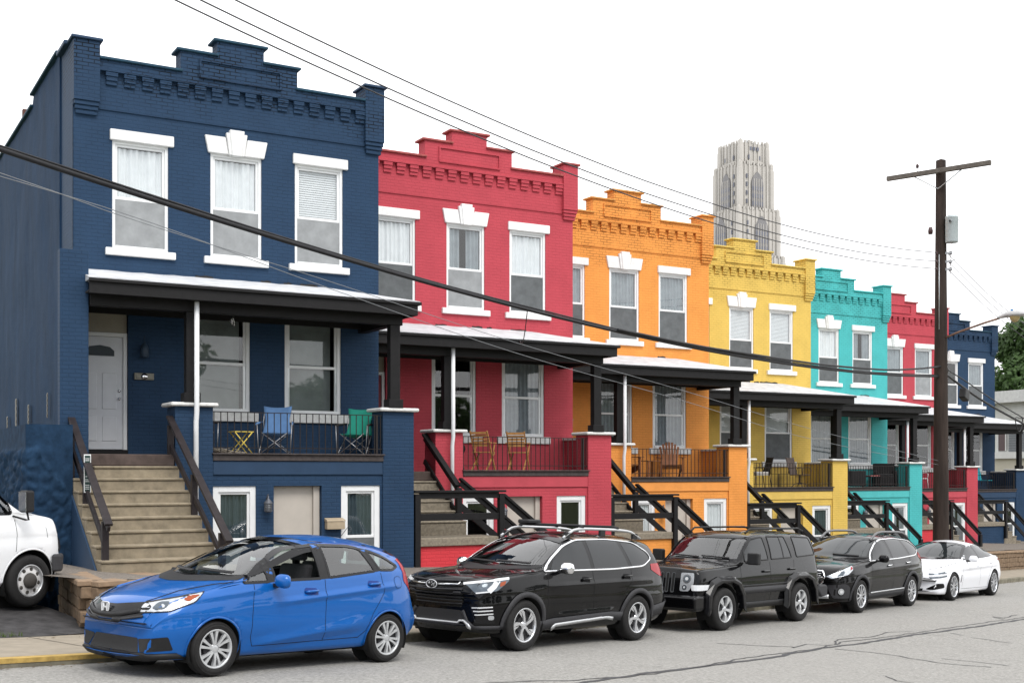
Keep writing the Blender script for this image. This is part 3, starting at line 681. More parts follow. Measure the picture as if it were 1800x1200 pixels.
def rough(p, a):
    d = noise.voronoi(Vector((p.x*3.2, p.y*4.6, p.z)))[0]; e = noise.voronoi(p*11)[0]
    return (min(.5, (d[1]-d[0])*1.3)+min(.25, (e[1]-e[0])*.5)+noise.noise(p*2.1)*.3+noise.noise(p*19)*.10)*a
def rgrid(n1, n2, fn, flip=False):
    vs = [fn(i/n1, j/n2) for i in range(n1+1) for j in range(n2+1)]
    f = [(i*(n2+1)+j, (i+1)*(n2+1)+j, (i+1)*(n2+1)+j+1, i*(n2+1)+j+1) for i in range(n1) for j in range(n2)]
    pl.add(vs, [q[::-1] for q in f] if flip else f, True)
def edge_h(u): return .42-max(0, (u+7.15))*1.5+.10*noise.noise(Vector((u*5, 3, 0)))+.04*noise.noise(Vector((u*17, 3, 0)))
def ff(a, b):
    u = -7.34+.74*a; h = -3.2+4.0*b; st_ = max(0, min(1, (edge_h(u)-h)/.05)); p = Vector((u*1.4, h, 7))
    return (u, -2.40-st_*(.05+rough(p, .075))-(1-st_)*.012*noise.noise(p*4) if 0 < a < 1 else -2.40, h)
rgrid(34, 110, ff)
def fs_(a, b):
    v = -2.40+3.6*a; h = -3.2+4.0*b; p = Vector((v*1.4, h, 2)); st_ = 1 if h < .35 else .1
    return (-7.34-(st_*rough(p, .10) if 0 < a < 1 else 0), v, h)
rgrid(60, 80, fs_, True)
pl.add([(-7.34,-2.4,.8),(-6.60,-2.4,.8),(-6.60,-1.72,.8),(-6.22,-1.72,.8),(-6.22,1.2,.8),(-7.34,1.2,.8)], [(0,1,2,3,4,5)])
def fw(a, b):
    v = 1.0+10*a; top = .42+.15*noise.noise(Vector((v*1.1, 1, 0))); h = -3.2+(top+3.2)*b; p = Vector((v*1.4, h, 9))
    return (-6.42-(rough(p, .09)+.05 if b < 1 else -.2), v, h)
rgrid(90, 46, fw, True)
B0(pl, 'rough_plinth', plain('navy_rough_stone_paint', (.014,.035,.070), .85, var=.35, scale=6, bump=1.0, spec=.1))
mbm = MB().box(-5.06,-4.69,-.05,-.003,1.765,1.895).box(-5.03,-4.72,-.062,-.05,1.79,1.87)
mo = B0(mbm, 'mailbox', plain('pewter_mailbox', (.20,.19,.16), .35, .6), bevel=.006); MB().lathe([(0,-.004),(.06,-.004),(.06,0)], 16, 'y', (-4.875,-.062,1.83)).build('mail_slot', CHROME, mo)
mb2 = B0(MB().box(-1.86,-1.50,-1.80,-1.662,-1.075,-.93).prism([(-1.81,-.925),(-1.80,-.90),(-1.664,-.86),(-1.664,-.928)], -1.87,-1.49,'x'), 'mailbox', plain('tan_mailbox', (.36,.29,.20), .5), bevel=.004, fixn=True)
lm = MB().lathe([(0,.42),(.012,.41),(.014,.30),(.05,.24),(.075,.20),(.085,.02),(.06,0),(0,0)], 10, 'z', (-4.89,-.13,2.18)).tube([(-4.89,-.02,2.3),(-4.89,-.08,2.42),(-4.89,-.13,2.5)], .012, 6)
B0(lm, 'porch_lamp', plain('navy_lamp_paint', (.03,.05,.08), .4))
for v_, z0, z1, w_ in ((7.8,.80,1.35,.16), (6.4,.95,1.70,.20), (4.6,.95,1.48,.16), (2.2,1.10,1.60,.10)):
    mm = MB().box(-6.262,-6.25,v_-w_/2,v_+w_/2,z0,z1)
    for q in range(5): mm.box(-6.270,-6.262,v_-w_*.35,v_+w_*.35,z0+(z1-z0)*(q+.25)/5,z0+(z1-z0)*(q+.75)/5)
    B0(mm, 'wall_plate', plain('tarnished_plate', (.10,.095,.08), .5, .4, var=.5, scale=20), bevel=.004)
B0(MB().box(-6.02,-5.88,7.0,7.15,7.5,8.55), 'chimney', plain('dark_brick_chimney', (.10,.045,.035), .9, bump=.8))
# orange house: small wall mailbox seen beyond the red porch pier; red: chairs etc. are things of their own
for k_, (u_, h_) in {2: (-5.0, 1.83), 1: (-4.95, 1.85)}.items():
    HO[k_][2](MB().box(u_-.14,u_+.14,-.09,-.003,h_-.1,h_+.1).box(u_-.15,u_+.15,-.11,-.003,h_+.1,h_+.12), 'mailbox', plain('white_mailbox', (.5,.5,.47), .5), bevel=.005)
# ---------------------------------------------------------------- cars
def pchip(pts):
    xs = [p[0] for p in pts]; ys = [p[1] for p in pts]; n = len(xs)
    h = [xs[i+1]-xs[i] for i in range(n-1)]; d = [(ys[i+1]-ys[i])/h[i] for i in range(n-1)]; m = [0]*n
    m[0] = d[0]; m[-1] = d[-1]
    for i in range(1, n-1):
        if d[i-1]*d[i] <= 0: m[i] = 0
        else:
            w1 = 2*h[i]+h[i-1]; w2 = h[i]+2*h[i-1]; m[i] = (w1+w2)/(w1/d[i-1]+w2/d[i])
    def f(x):
        if x <= xs[0]: return ys[0]
        if x >= xs[-1]: return ys[-1]
        i = 0
        while x > xs[i+1]: i += 1
        t = (x-xs[i])/h[i]; a = 1-t
        return (1+2*t)*a*a*ys[i]+t*a*a*h[i]*m[i]+t*t*(3-2*t)*ys[i+1]-t*t*a*h[i]*m[i+1]
    return f
def inpoly(x, y, P):
    c = False; j = len(P)-1
    for i in range(len(P)):
        if (P[i][1] > y) != (P[j][1] > y) and x < (P[j][0]-P[i][0])*(y-P[i][1])/(P[j][1]-P[i][1])+P[i][0]: c = not c
        j = i
    return c
def nearest_on(x, y, P):
    best = None
    for i in range(len(P)):
        a = P[i]; b = P[(i+1) % len(P)]; dx, dy = b[0]-a[0], b[1]-a[1]; L = dx*dx+dy*dy
        t = 0 if L == 0 else max(0, min(1, ((x-a[0])*dx+(y-a[1])*dy)/L)); q = (a[0]+dx*t, a[1]+dy*t)
        dd = (q[0]-x)**2+(q[1]-y)**2
        if best is None or dd < best[0]: best = (dd, q)
    return best
def rpoly(P, r=.04, n=4):
    """round the corners of a 2-D polygon"""
    o = []
    for i in range(len(P)):
        a = Vector(P[i-1][:2]); b = Vector(P[i][:2]); c = Vector(P[(i+1) % len(P)][:2]); rr = P[i][2] if len(P[i]) > 2 else r
        la, lc = (a-b).length, (c-b).length; q = min(rr, la*.45, lc*.45); p0 = b+(a-b)/max(la,1e-6)*q; p1 = b+(c-b)/max(lc,1e-6)*q
        for k in range(n+1):
            t = k/n; o.append(tuple((1-t)**2*p0+2*t*(1-t)*b+t*t*p1))
    return o
CABIN = plain('car_interior', (.012,.012,.014), .85, var=.2, scale=12, bump=.2)
SEATM = plain('seat_fabric', (.018,.018,.02), .9, var=.2, scale=30, bump=.3)
LINER = plain('arch_liner', (.01,.01,.01), .9, bump=.2)
RUBBER = plain('tyre_rubber', (.014,.0135,.0135), .75, var=.2, scale=20, bump=.4)
PLAST = plain('black_plastic_trim', (.012,.012,.013), .5, var=.15, scale=30, bump=.25)
PLASTG = plain('grey_plastic_cladding', (.032,.032,.035), .6, var=.15, scale=30, bump=.25)
GLOSSB = plain('gloss_black', (.008,.008,.009), .12, var=.1, bump=0)
SEAM = plain('panel_gap', (.004,.004,.005), .8, bump=0)
LAMPS = plain('lamp_silver', (.50,.52,.54), .18, .55, var=.15, scale=18, bump=.8)
LAMPD = plain('lamp_dark_lens', (.10,.12,.14), .08, .2, var=.3, scale=10, bump=0)
LAMPW = plain('lamp_white_lens', (.62,.63,.64), .15, .1, var=.04, bump=0)
AMBER = plain('amber_lens', (.55,.14,.03), .15, var=.1, bump=0)
AMBERD = plain('amber_reflector', (.28,.06,.02), .15, var=.1, bump=0)
REDL = plain('red_lens', (.30,.008,.016), .10, var=.2, scale=12, bump=0)
ALLOY = plain('machined_alloy', (.62,.63,.65), .25, .8, var=.08, bump=.05)
ALLOYS = plain('silver_hubcap', (.50,.51,.52), .3, .5, var=.06, bump=.05)
CGLASS = glass('car_glass_clear', (.62,.72,.70), 1.0, .22)
CGLASSD = glass('car_glass_tinted', (.16,.19,.20), 1.0, .25)
class Car:
    def __init__(s, name, label, group, P, paint):
        s.P = P; L = P['L']; s.L = L
        s.root = empty(name, label=label, cat=P.get('cat', 'car'), group=group)
        s.paint = paint
        F = {k: pchip(v) for k, v in P.items() if isinstance(v, list) and k not in ('arch', 'crease')}
        s.F = F
        # stations, denser at both rounded ends
        xs = [0, .006, .02, .045, .08]; x = .12
        while x < L-.12: xs.append(x); x += .03
        xs += [L-.12, L-.08, L-.045, L-.02, L-.006, L]
        xf, xr, Ra = P['xf'], P['xr'], P['Ra']
        rings = []
        for x in xs:
            zt = F['top'](x); zb = F['bot'](x); wm = F['wm'](x); wb = F['wb'](x); wr = F['wr'](x)
            zbt = min(F['belt'](x), zt-.035); zs = zb; ws = wm-P.get('tuck', .07)
            zm = P['zm'] if P['zm'] < zbt-.08 else zbt-.08
            fl = 0
            for cx in (xf, xr):
                d = (x-cx)/(Ra+.16)
                if abs(d) < 1: fl = max(fl, (1-d*d)**1.5)
            wm += P.get('flare', .018)*fl
            cr = P['crown'] if zt-zbt > .25 else min(P['crown'], (zt-zbt)*.6)
            zr = zt-cr
            a = Vector((0, zb)); b = Vector((ws, zs)); c = Vector((wm, zm)); d = Vector((wb, zbt)); e = Vector((wr, max(zr, zbt+.01))); f_ = Vector((0, zt))
            pts = []
            def edge(p, q, n, bul=0, st=True):
                nrm = Vector(((q-p).y, -(q-p).x)).normalized() if (q-p).length > 1e-6 else Vector((0,0))
                for i in range(n):
                    t = i/n; pts.append(p+(q-p)*t+nrm*bul*4*t*(1-t))
            r1 = .03; kb = P.get('kb', .05); kr = P.get('kr', .08)
            def fillet(p, q, r_, d1, d2, n):
                u1 = (p-q); u2 = (r_-q); l1, l2 = u1.length, u2.length
                A = q+u1*min(d1/l1 if l1 > 1e-6 else 0, .48); B_ = q+u2*min(d2/l2 if l2 > 1e-6 else 0, .48)
                return [(1-t)**2*A+2*t*(1-t)*q+t*t*B_ for t in [i/n for i in range(n+1)]]
            fb = fillet(a, b, c, .06, .06, 3); fc = fillet(b, c, d, .10, .12, 5); fd = fillet(c, d, e, kb, kb, 4); fe = fillet(d, e, f_, kr, kr*1.2, 5)
            def seg(p, q, n, bul=0):
                nrm = Vector(((q-p).y, -(q-p).x)); nrm = nrm.normalized() if nrm.length > 1e-6 else nrm
                return [p+(q-p)*(i/n)+nrm*bul*4*(i/n)*(1-i/n) for i in range(1, n)]
            pts = [a, (a+fb[0])/2]+fb+seg(fb[-1], fc[0], 14)+fc+seg(fc[-1], fd[0], 24, P.get('bul', .012))+fd+seg(fd[-1], fe[0], 12, .012)+fe
            st = fe[-1]; n = 9
            for i in range(1, n+1):
                y = st.x*(1-i/n); q = y/max(st.x, 1e-6); pts.append(Vector((y, zt-(zt-st.y)*q*q)))
            # crease lines pressed into the side
            for ln in P.get('crease', []):
                x0, z0, x1, z1, dp, wd = ln
                if x0 <= x <= x1:
                    t = (x-x0)/(x1-x0); zc = z0+(z1-z0)*t; fd_ = min(1, t*6, (1-t)*6)
                    for p in pts:
                        dz = p.y-zc
                        if p.x > wb*.8 and -wd < dz < wd*.9: p.x += dp*fd_*(1-dz/wd*.0)*(1-abs(dz)/wd if dz > 0 else (1+dz/wd))
            rings.append([(x, p.x, p.y) for p in pts])
        n = len(rings[0]); vs = []
        bend = P.get('bend', .0); bendr = P.get('bendr', .0); bl = P.get('bl', .6)
        for i, r_ in enumerate(rings):
            full = [(x, -y, z) for x, y, z in r_]+[(x, y, z) for x, y, z in r_[-2:0:-1]]
            for (x, y, z) in full:
                # plan curvature of bumpers: ends swept back
                q = abs(y)/P['wmax']; fx = max(0, 1-x/bl); rx = max(0, 1-(L-x)/bl)
                vs.append((x+bend*q**2.2*fx-bendr*q**2.2*rx, y, z))
        m_ = 2*n-2; fs = []; 
        for i in range(len(rings)-1):
            for j in range(m_): fs.append((i*m_+j, i*m_+(j+1) % m_, (i+1)*m_+(j+1) % m_, (i+1)*m_+j))
        # caps as strips between left and right halves
        for base, rev in ((0, False), ((len(rings)-1)*m_, True)):
            for j in range(n-1):
                a = base+j; b = base+j+1; c = base+(m_-j-1) % m_; d = base+(m_-j) % m_
                f = [a, b, c, d] if j else [a, b, c]
                if j == n-2: f = [a, b, d]
                f = list(dict.fromkeys(f))
                if len(f) >= 3: fs.append(f if rev else f[::-1])
        s.v = vs; s.f = fs
        bm = bmesh.new(); bv = [bm.verts.new(p) for p in vs]
        for f in fs:
            try: bm.faces.new([bv[i] for i in f])
            except ValueError: pass
        bmesh.ops.recalc_face_normals(bm, faces=bm.faces)
        s.bm = bm; s.bvh = BVHTree.FromBMesh(bm); s.holes = []
    # direction and plane coordinates of a projection: az 0 = from the front, 90 = from the street side
    def ax(s, az): a = R(az); return Vector((math.cos(a), math.sin(a), 0)), Vector((-math.sin(a), math.cos(a), 0))
    def to2(s, pts, az):
        D, Q = s.ax(az); return [(Q.x*p[0]+Q.y*p[1], p[2])+tuple(p[3:]) for p in pts]
    def hit(s, q, z, az, off):
        if az == 'top': o = Vector((q, z, 5)); D = Vector((0,0,-1))
        else: D, Q = s.ax(az); o = Q*q-D*6; o.z = z
        h = s.bvh.ray_cast(o, D)
        if h[0] is None:
            # slide towards the body
            for k in range(1, 30):
                for dz, dq in ((k*.01,0),(-k*.01,0),(0,k*.01),(0,-k*.01)):
                    o2 = Vector((q+dq, z+dz, 5)) if az == 'top' else (Q*(q+dq)-D*6)
                    if az != 'top': o2.z = z+dz
                    h = s.bvh.ray_cast(o2, D)
                    if h[0] is not None: break
                if h[0] is not None: break
        if h[0] is None: return None
        n = h[1]; 
        if n.dot(D) > 0: n = -n
        return h[0]+n*off
    def patch(s, name, P2, az, off, mat, parent=None, grid=.05, mirror=True, thick=0, hole=False):
        xs0, xs1 = min(p[0] for p in P2), max(p[0] for p in P2); z0, z1 = min(p[1] for p in P2), max(p[1] for p in P2)
        bm = bmesh.new(); vv = [bm.verts.new((p[0], p[1], 0)) for p in P2]; bm.faces.new(vv)
        a = math.floor(xs0/grid)*grid+grid*.37
        while a < xs1:
            bmesh.ops.bisect_plane(bm, geom=bm.faces[:]+bm.edges[:]+bm.verts[:], plane_co=(a,0,0), plane_no=(1,0,0)); a += grid
        a = math.floor(z0/grid)*grid+grid*.41
        while a < z1:
            bmesh.ops.bisect_plane(bm, geom=bm.faces[:]+bm.edges[:]+bm.verts[:], plane_co=(0,a,0), plane_no=(0,1,0)); a += grid
        bmesh.ops.triangulate(bm, faces=[f for f in bm.faces if len(f.verts) > 4])
        for v in bm.verts:
            h = s.hit(v.co.x, v.co.y, az, off)
            v.co = h if h is not None else Vector((v.co.x, 0, v.co.y))
        V = [v.co.copy() for v in bm.verts]; bm.verts.index_update(); Fc = [[v.index for v in f.verts] for f in bm.faces]; bm.free()
        D = Vector((0,0,-1)) if az == 'top' else s.ax(az)[0]
        out_ = []
        for mir in ((False, True) if mirror else (False,)):
            m = MB(); vs = [(p.x, -p.y, p.z) if mir else tuple(p) for p in V]
            f2 = []
            for f in Fc:
                p = [Vector(V[i]) for i in f]; nn = (p[1]-p[0]).cross(p[2]-p[0])
                flip = (nn.dot(D) > 0) != mir
                f2.append(f[::-1] if flip else f)
            m.add(vs, f2, True)
            o = m.build(name, mat, parent or s.root)
            if thick: md = o.modifiers.new('t', 'SOLIDIFY'); md.thickness = thick; md.offset = 0
            out_.append(o)
        return out_
    def strip(s, name, path, wd, az, off, mat, parent=None, closed=False, mirror=True, step=.03, thick=0):
        P2 = s.to2(path, az) if len(path[0]) >= 3 else [tuple(p) for p in path]; pts = []
        n = len(P2)
        for i in range(n if closed else n-1):
            a, b = P2[i], P2[(i+1) % n]; k = max(1, int(math.dist(a[:2], b[:2])/step))
            for j in range(k): pts.append((a[0]+(b[0]-a[0])*j/k, a[1]+(b[1]-a[1])*j/k))
        if not closed: pts.append(P2[-1][:2])
        L = []; m_ = len(pts)
        for i, p in enumerate(pts):
            a = pts[i-1] if (i or closed) else p; b = pts[(i+1) % m_] if (i < m_-1 or closed) else p
            d = Vector((b[0]-a[0], b[1]-a[1])); d = d.normalized() if d.length > 1e-7 else Vector((1,0)); nx, nz = -d.y, d.x
            q0 = s.hit(p[0]+nx*wd/2, p[1]+nz*wd/2, az, off); q1 = s.hit(p[0]-nx*wd/2, p[1]-nz*wd/2, az, off)
            if q0 is None or q1 is None: continue
            L.append((q0, q1))
        out_ = []
        for mir in ((False, True) if mirror else (False,)):
            m = MB(); vs = [((v.x, -v.y, v.z) if mir else tuple(v)) for pr in L for v in pr]; k = len(L)
            m.add(vs, [(2*i, 2*((i+1) % k), 2*((i+1) % k)+1, 2*i+1) for i in range(k if closed else k-1)], True)
            o = m.build(name, mat, parent or s.root, fixn=False)
            if thick: md = o.modifiers.new('t', 'SOLIDIFY'); md.thickness = thick; md.offset = 0
            out_.append(o)
        return out_
    def window(s, name, pts, az, mat, hole=True, mirror=True, rim=.022, rimm=None, r=.04, xlim=None):
        P2 = rpoly(s.to2(pts, az), r)
        o = s.patch(name, P2, az, -.004 if hole else .010, mat, mirror=mirror, grid=.05 if hole else .03)
        if rim:
            for i, ow in enumerate(o): pass
            rr = s.strip('window_seal', P2, rim, az, .003 if hole else .013, rimm or GLOSSB, closed=True, mirror=mirror)
            for a, b in zip(o, rr): b.parent = a
        if hole: s.holes.append((P2, az, mirror, xlim))
        return o
    def finish(s):
        P = s.P; bm = s.bm
        xf, xr, Ra, wr_ = P['xf'], P['xr'], P['Ra'], P['rt']
        arches = [[(cx+Ra*math.cos(2*math.pi*k/48), wr_+Ra*math.sin(2*math.pi*k/48)) for k in range(48)] for cx in (xf, xr)]
        kill = set(); snap = {}
        def cut(P2, az, mirror, xlim, minside=None):
            for sg in ((1, -1) if mirror else (1,)):
                if az != 'top': D, Q = s.ax(az)
                cache = {}
                x0 = min(p[0] for p in P2); x1 = max(p[0] for p in P2); z0 = min(p[1] for p in P2); z1 = max(p[1] for p in P2)
                def pr(co): return Q.x*co.x+Q.y*co.y*sg, co.z
                loc = []
                for f in bm.faces:
                    c = f.calc_center_median(); q, z = pr(c)
                    if not (x0 <= q <= x1 and z0 <= z <= z1): continue
                    if Vector((f.normal.x, f.normal.y*sg, 0)).dot(D) > -.02: continue
                    if minside is not None and c.y*sg > -minside: continue
                    if inpoly(q, z, P2): loc.append(f)
                ls = set(loc)
                for f in loc:
                    for v in f.verts:
                        if any(g not in ls for g in v.link_faces) and v not in snap:
                            q, z = pr(v.co); dd, n2 = nearest_on(q, z, P2)
                            if dd < .03**2:
                                h = s.hit(n2[0], n2[1], az, 0)
                                if h is not None: snap[v] = Vector((h.x, h.y*sg, h.z))
                kill.update(loc)
        for h in s.holes: cut(*h)
        az90 = [[(-p[0], p[1]) for p in A] for A in arches]
        for A in az90: cut(A, 90, True, None, P['wmax']*.62)
        for v, co in snap.items(): v.co = co
        # parts hidden underneath stay closed
        bmesh.ops.delete(bm, geom=list(kill), context='FACES')
        for f in bm.faces: f.smooth = True
        me = bpy.data.meshes.new('body'); bm.to_mesh(me); bm.free()
        me.materials.append(s.paint); me.materials.append(CABIN)
        o = bpy.data.objects.new('body', me); COL.objects.link(o); o.parent = s.root
        md = o.modifiers.new('t', 'SOLIDIFY'); md.thickness = .035; md.offset = -1; md.material_offset = 1; md.material_offset_rim = 1
        s.body = o
        # arch liners
        for cx in (xf, xr):
            for sg in (-1, 1):
                m = MB(); vs = []; n = 22
                for i in range(n+1):
                    a = -R(25)+R(230)*i/n; x = cx+(Ra-.004)*math.cos(a); z = wr_+(Ra-.004)*math.sin(a)
                    vs += [(x, sg*(P['wmax']-.03), z), (x, sg*(P['wmax']-.34), z)]
                m.add(vs, [(2*i, 2*i+2, 2*i+3, 2*i+1) for i in range(n)], True)
                m.lathe([(Ra, 0), (0, 0)], 24, 'y', (cx, sg*(P['wmax']-.33), wr_)); m.build('arch_liner', LINER, s.root)
        MB().box(.5, s.L-.5, -.62, .62, P['gc']-.02, P['gc']+.14).build('underbody', LINER, s.root)
        return o
    def wheels(s, fn, steer=0):
        P = s.P; R_, Wd = P['rt'], P['tw']
        first = None
        for cx, sg in ((P['xf'], -1), (P['xr'], -1), (P['xf'], 1), (P['xr'], 1)):
            y0 = sg*(P['wmax']-.015)
            if first is None:
                w = fn(s, R_, P['rr'], Wd); w.parent = s.root; first = w
                kids = [c for c in bpy.data.objects if c.parent == w]
            else:
                w = first.copy(); COL.objects.link(w); w.parent = s.root
                for c in kids:
                    d = c.copy(); COL.objects.link(d); d.parent = w
            w.location = (cx, y0, R_); w.rotation_euler = (0, random.uniform(0, 1), 0 if sg < 0 else math.pi)
            if steer and cx == P['xf']: w.rotation_euler = (0, w.rotation_euler[1], (0 if sg < 0 else math.pi)+steer)
    def mirror_(s, x, y, z, mat, cap=None, base=None, sc=1.0):
        for sg in (-1, 1):
            m = MB(); vs = []; n = 14; st = 9
            for i in range(st+1):
                t = i/st; yy = .0+.205*t*sc; rz = .075*sc*math.sqrt(max(0, 1-(abs(t-.5)*2)**3.2))+.004; rx = .052*sc*math.sqrt(max(0, 1-(abs(t-.45)*1.85)**3))+.004 if abs(t-.45)*1.85 < 1 else .004
                for k in range(n):
                    a = 2*math.pi*k/n; ex = math.copysign(abs(math.cos(a))**.8, math.cos(a)); ez = math.copysign(abs(math.sin(a))**.8, math.sin(a))
                    xx = rx*ex*(1.25 if ex < 0 else .55)
                    vs.append((x+xx+.02*t, sg*(y+.05+yy), z+rz*ez-.01*t))
            fs = [(i*n+k, i*n+(k+1) % n, (i+1)*n+(k+1) % n, (i+1)*n+k) for i in range(st) for k in range(n)]
            fs += [list(range(n))[::-1], [st*n+k for k in range(n)]]
            m.add(vs, fs, True); o = m.build('door_mirror', mat, s.root, fixn=True)
            b = MB().beam((x+.02, sg*(y-.03), z-.06), (x+.02, sg*(y+.10), z-.055), .07, .045).build('mirror_arm', base or PLAST, o)
            g = MB(); g.prism([(sg*(y+.075), z-.055*sc), (sg*(y+.235*sc), z-.055*sc), (sg*(y+.235*sc), z+.05*sc), (sg*(y+.075), z+.05*sc)], x+.022, x+.032, 'x').build('mirror_glass', CHROME, o, fixn=True)
    def seats(s, xs, zs, rows=((-.36,), (.36,))):
        for r_, x in enumerate(xs):
            for y in ((-.37, .37) if r_ == 0 else (-.38, 0, .38)):
                w = .25 if r_ == 0 else .18
                m = MB()
                m.prism([(x-.28, zs-.10), (x+.20, zs-.12), (x+.22, zs+.04), (x-.26, zs+.06)], y-w, y+w)
                m.prism([(x+.14, zs), (x+.26, zs), (x+.38, zs+.56), (x+.28, zs+.56)], y-w, y+w)
                o = m.build('seat', SEATM, s.root, bevel=.03, fixn=True, bseg=2)
                MB().prism([(x+.30, zs+.60), (x+.38, zs+.60), (x+.41, zs+.80), (x+.33, zs+.80)], y-.13, y+.13).build('headrest', SEATM, o, bevel=.03, fixn=True, bseg=2)
    def dash(s, x, z, hw=.62):
        m = MB().prism([(x-.35, z-.02), (x+.1, z+.01), (x+.16, z-.08), (x+.12, z-.35), (x-.3, z-.35)], -hw, hw); m.build('dashboard', CABIN, s.root, fixn=True, bevel=.02)
        st = MB(); pts = [(x+.33+.06*math.sin(a), -.37+.185*math.cos(a), z-.02+.17*math.sin(a)) for a in [2*math.pi*k/20 for k in range(20)]]
        st.tube(pts, .014, 6, closed=True); st.tube([(x+.1, -.37, z-.1), (x+.33, -.37, z-.02)], .03, 6); st.build('steering_wheel', CABIN, s.root)
    def place(s, tf, tr, w=0.0, gz=None):
        """wheel contacts of the street side at street positions tf (front) and tr (rear)"""
        P = s.P; sc = (tr-tf)/(P['xr']-P['xf']); hw = P['wmax']
        zf_, zr_ = G(tf), G(tr); pit = math.atan2(zf_-zr_, tr-tf)
        o = ST(tf, w+hw); base = Vector((o.x, o.y, zf_)); d = Vector((DX*math.cos(pit), DY*math.cos(pit), -math.sin(pit)))
        s.root.location = base-d*(P['xf']*sc)+Vector((0, 0, .002)); s.root.rotation_euler = (0, pit, HD); s.root.scale = (sc, 1, 1)
def tyre_profile(R_, rr, W_):
    h = W_/2
    return [(rr, .012), (rr+.012, .0), (R_-.045, -.004), (R_-.018, .012), (R_-.004, .035), (R_, .06), (R_, W_-.06), (R_-.004, W_-.035), (R_-.02, W_-.01), (rr, W_)]
def mk_tyre(R_, rr, W_, parent):
    m = MB().lathe(tyre_profile(R_, rr, W_), 48, 'y')
    for g in (.33, .5, .67): m.lathe([(R_+.0012, W_*g-.006), (R_+.0012, W_*g+.006)], 48, 'y')
    for r_ in (rr+.035, rr+.062): m.lathe([(r_, -.0035), (r_+.004, -.006), (r_+.008, -.0035)], 48, 'y')
    t = m.build('tyre', RUBBER, parent); return t
def spoke_wheel(nsp, kind, face_mat, back=None, hubr=.05):
    def fn(car, R_, rr, W_):
        w = MB(); w.lathe([(rr+.004, .004), (rr-.006, .0), (rr-.018, .012), (rr-.022, .05), (rr-.03, W_-.02)], 48, 'y')
        w.lathe([(0, .016), (hubr*.5, .012), (hubr, .022), (hubr+.012, .045)], 20, 'y')
        for k in range(nsp):
            a0 = 2*math.pi*k/nsp
            def pt(r_, da, y): return (r_*math.cos(a0+da), y, r_*math.sin(a0+da))
            if kind == 'fit':   # paired flat blades
                for da, tw_ in ((-.17, -.10), (.17, -.02)):
                    A = [(.045, da-.30), (rr*.55, da*.95-.105+tw_*.4), (rr-.012, da*.95-.085+tw_), (rr-.012, da*.95+.10+tw_), (rr*.55, da*.95+.105+tw_*.4), (.045, da+.30)]
                    vs = [pt(r_, q, .014-(.006 if r_ > .1 else 0)) for r_, q in A]+[pt(r_, q, .045) for r_, q in A]
                    w.add(vs, [(0,1,4,5),(1,2,3,4)]+[(i, 6+i, 6+(i+1) % 6, (i+1) % 6) for i in range(6)])
            elif kind == 'twist':   # bent star
                A = [(.04, -.5), (rr*.45, -.12), (rr*.78, .02), (rr-.01, .20), (rr-.01, .43), (rr*.80, .32), (rr*.5, .24), (.04, .55)]
                vs = [pt(r_, q, .012) for r_, q in A]+[pt(r_, q, .05) for r_, q in A]
                w.add(vs, [(0,1,6,7),(1,2,5,6),(2,3,4,5)]+[(i, 8+i, 8+(i+1) % 8, (i+1) % 8) for i in range(8)])
                w.add([pt(rr*.82,.36,.014), pt(rr-.01,.47,.014), pt(rr-.01,.60,.014), pt(rr*.45,.36,.02)], [(0,1,2,3)])
            elif kind == 'fat':
                A = [(.04, -.55), (rr*.5, -.20), (rr-.012, -.235), (rr-.012, .235), (rr*.5, .20), (.04, .55)]
                vs = [pt(r_, q, .004+(.02 if r_ < .06 else 0)) for r_, q in A]+[pt(r_, q, .06) for r_, q in A]
                w.add(vs, [(0,1,4,5),(1,2,3,4)]+[(i, 6+i, 6+(i+1) % 6, (i+1) % 6) for i in range(6)])
            elif kind == 'thin':
                A = [(.04, -.28), (rr-.012, -.075), (rr-.012, .075), (.04, .28)]
                vs = [pt(r_, q, .012) for r_, q in A]+[pt(r_, q, .045) for r_, q in A]
                w.add(vs, [(0,1,2,3)]+[(i, 4+i, 4+(i+1) % 4, (i+1) % 4) for i in range(4)])
            elif kind == 'steel':
                pass
        if kind == 'steel':
            for k in range(8):
                a = 2*math.pi*k/8; w.lathe([(0,-.012),(.014,-.01),(.014,.02)], 8, 'y', (.078*math.cos(a), .02, .078*math.sin(a)))
            w.lathe([(0,-.03),(.055,-.028),(.06,.02)], 20, 'y')
        o = w.build('wheel', face_mat, fixn=False)
        dk = MB().lathe([(rr-.012, .052), (.02, .052)], 32, 'y').lathe([(.14, .035), (.05, .033)], 24, 'y')
        if kind == 'steel':
            dk = MB().lathe([(rr-.018, .045), (rr*.75, .03), (rr*.5, .022), (.02, .03)], 40, 'y'); dk.build('disc', back or SILVER, o)
            hl = MB()
            for k in range(8):
                a = 2*math.pi*(k+.5)/8; rc = rr*.72; hl.lathe([(0, -.001), (.026, -.001), (.03, .004)], 12, 'y', (rc*math.cos(a), .027, rc*math.sin(a)))
            hl.lathe([(0, -.03), (.06, -.03), (.105, -.004), (.11, .02)], 24, 'y')
            hl.build('hub', plain('dirty_hub', (.05,.045,.04), .7), o)
        else: dk.build('brake', plain('brake_dark', (.02,.02,.022), .6, .3), o)
        mk_tyre(R_, rr, W_, o)
        o.data.materials[0] = face_mat
        return o
    return fn
def arch_flare(c, mat, wd=.07, az=90, a0=-20, a1=200, off=.012, name='wheel_arch_trim', thick=.014):
    P = c.P
    for cx in (P['xf'], P['xr']):
        path = [(-(cx+(P['Ra']+wd/2-.006)*math.cos(R(a0+(a1-a0)*k/26))), P['rt']+(P['Ra']+wd/2-.006)*math.sin(R(a0+(a1-a0)*k/26))) for k in range(27)]
        path = [p for p in path if p[1] > P['gc']+.02]
        c.strip(name, path, wd, az, off, mat, thick=thick)
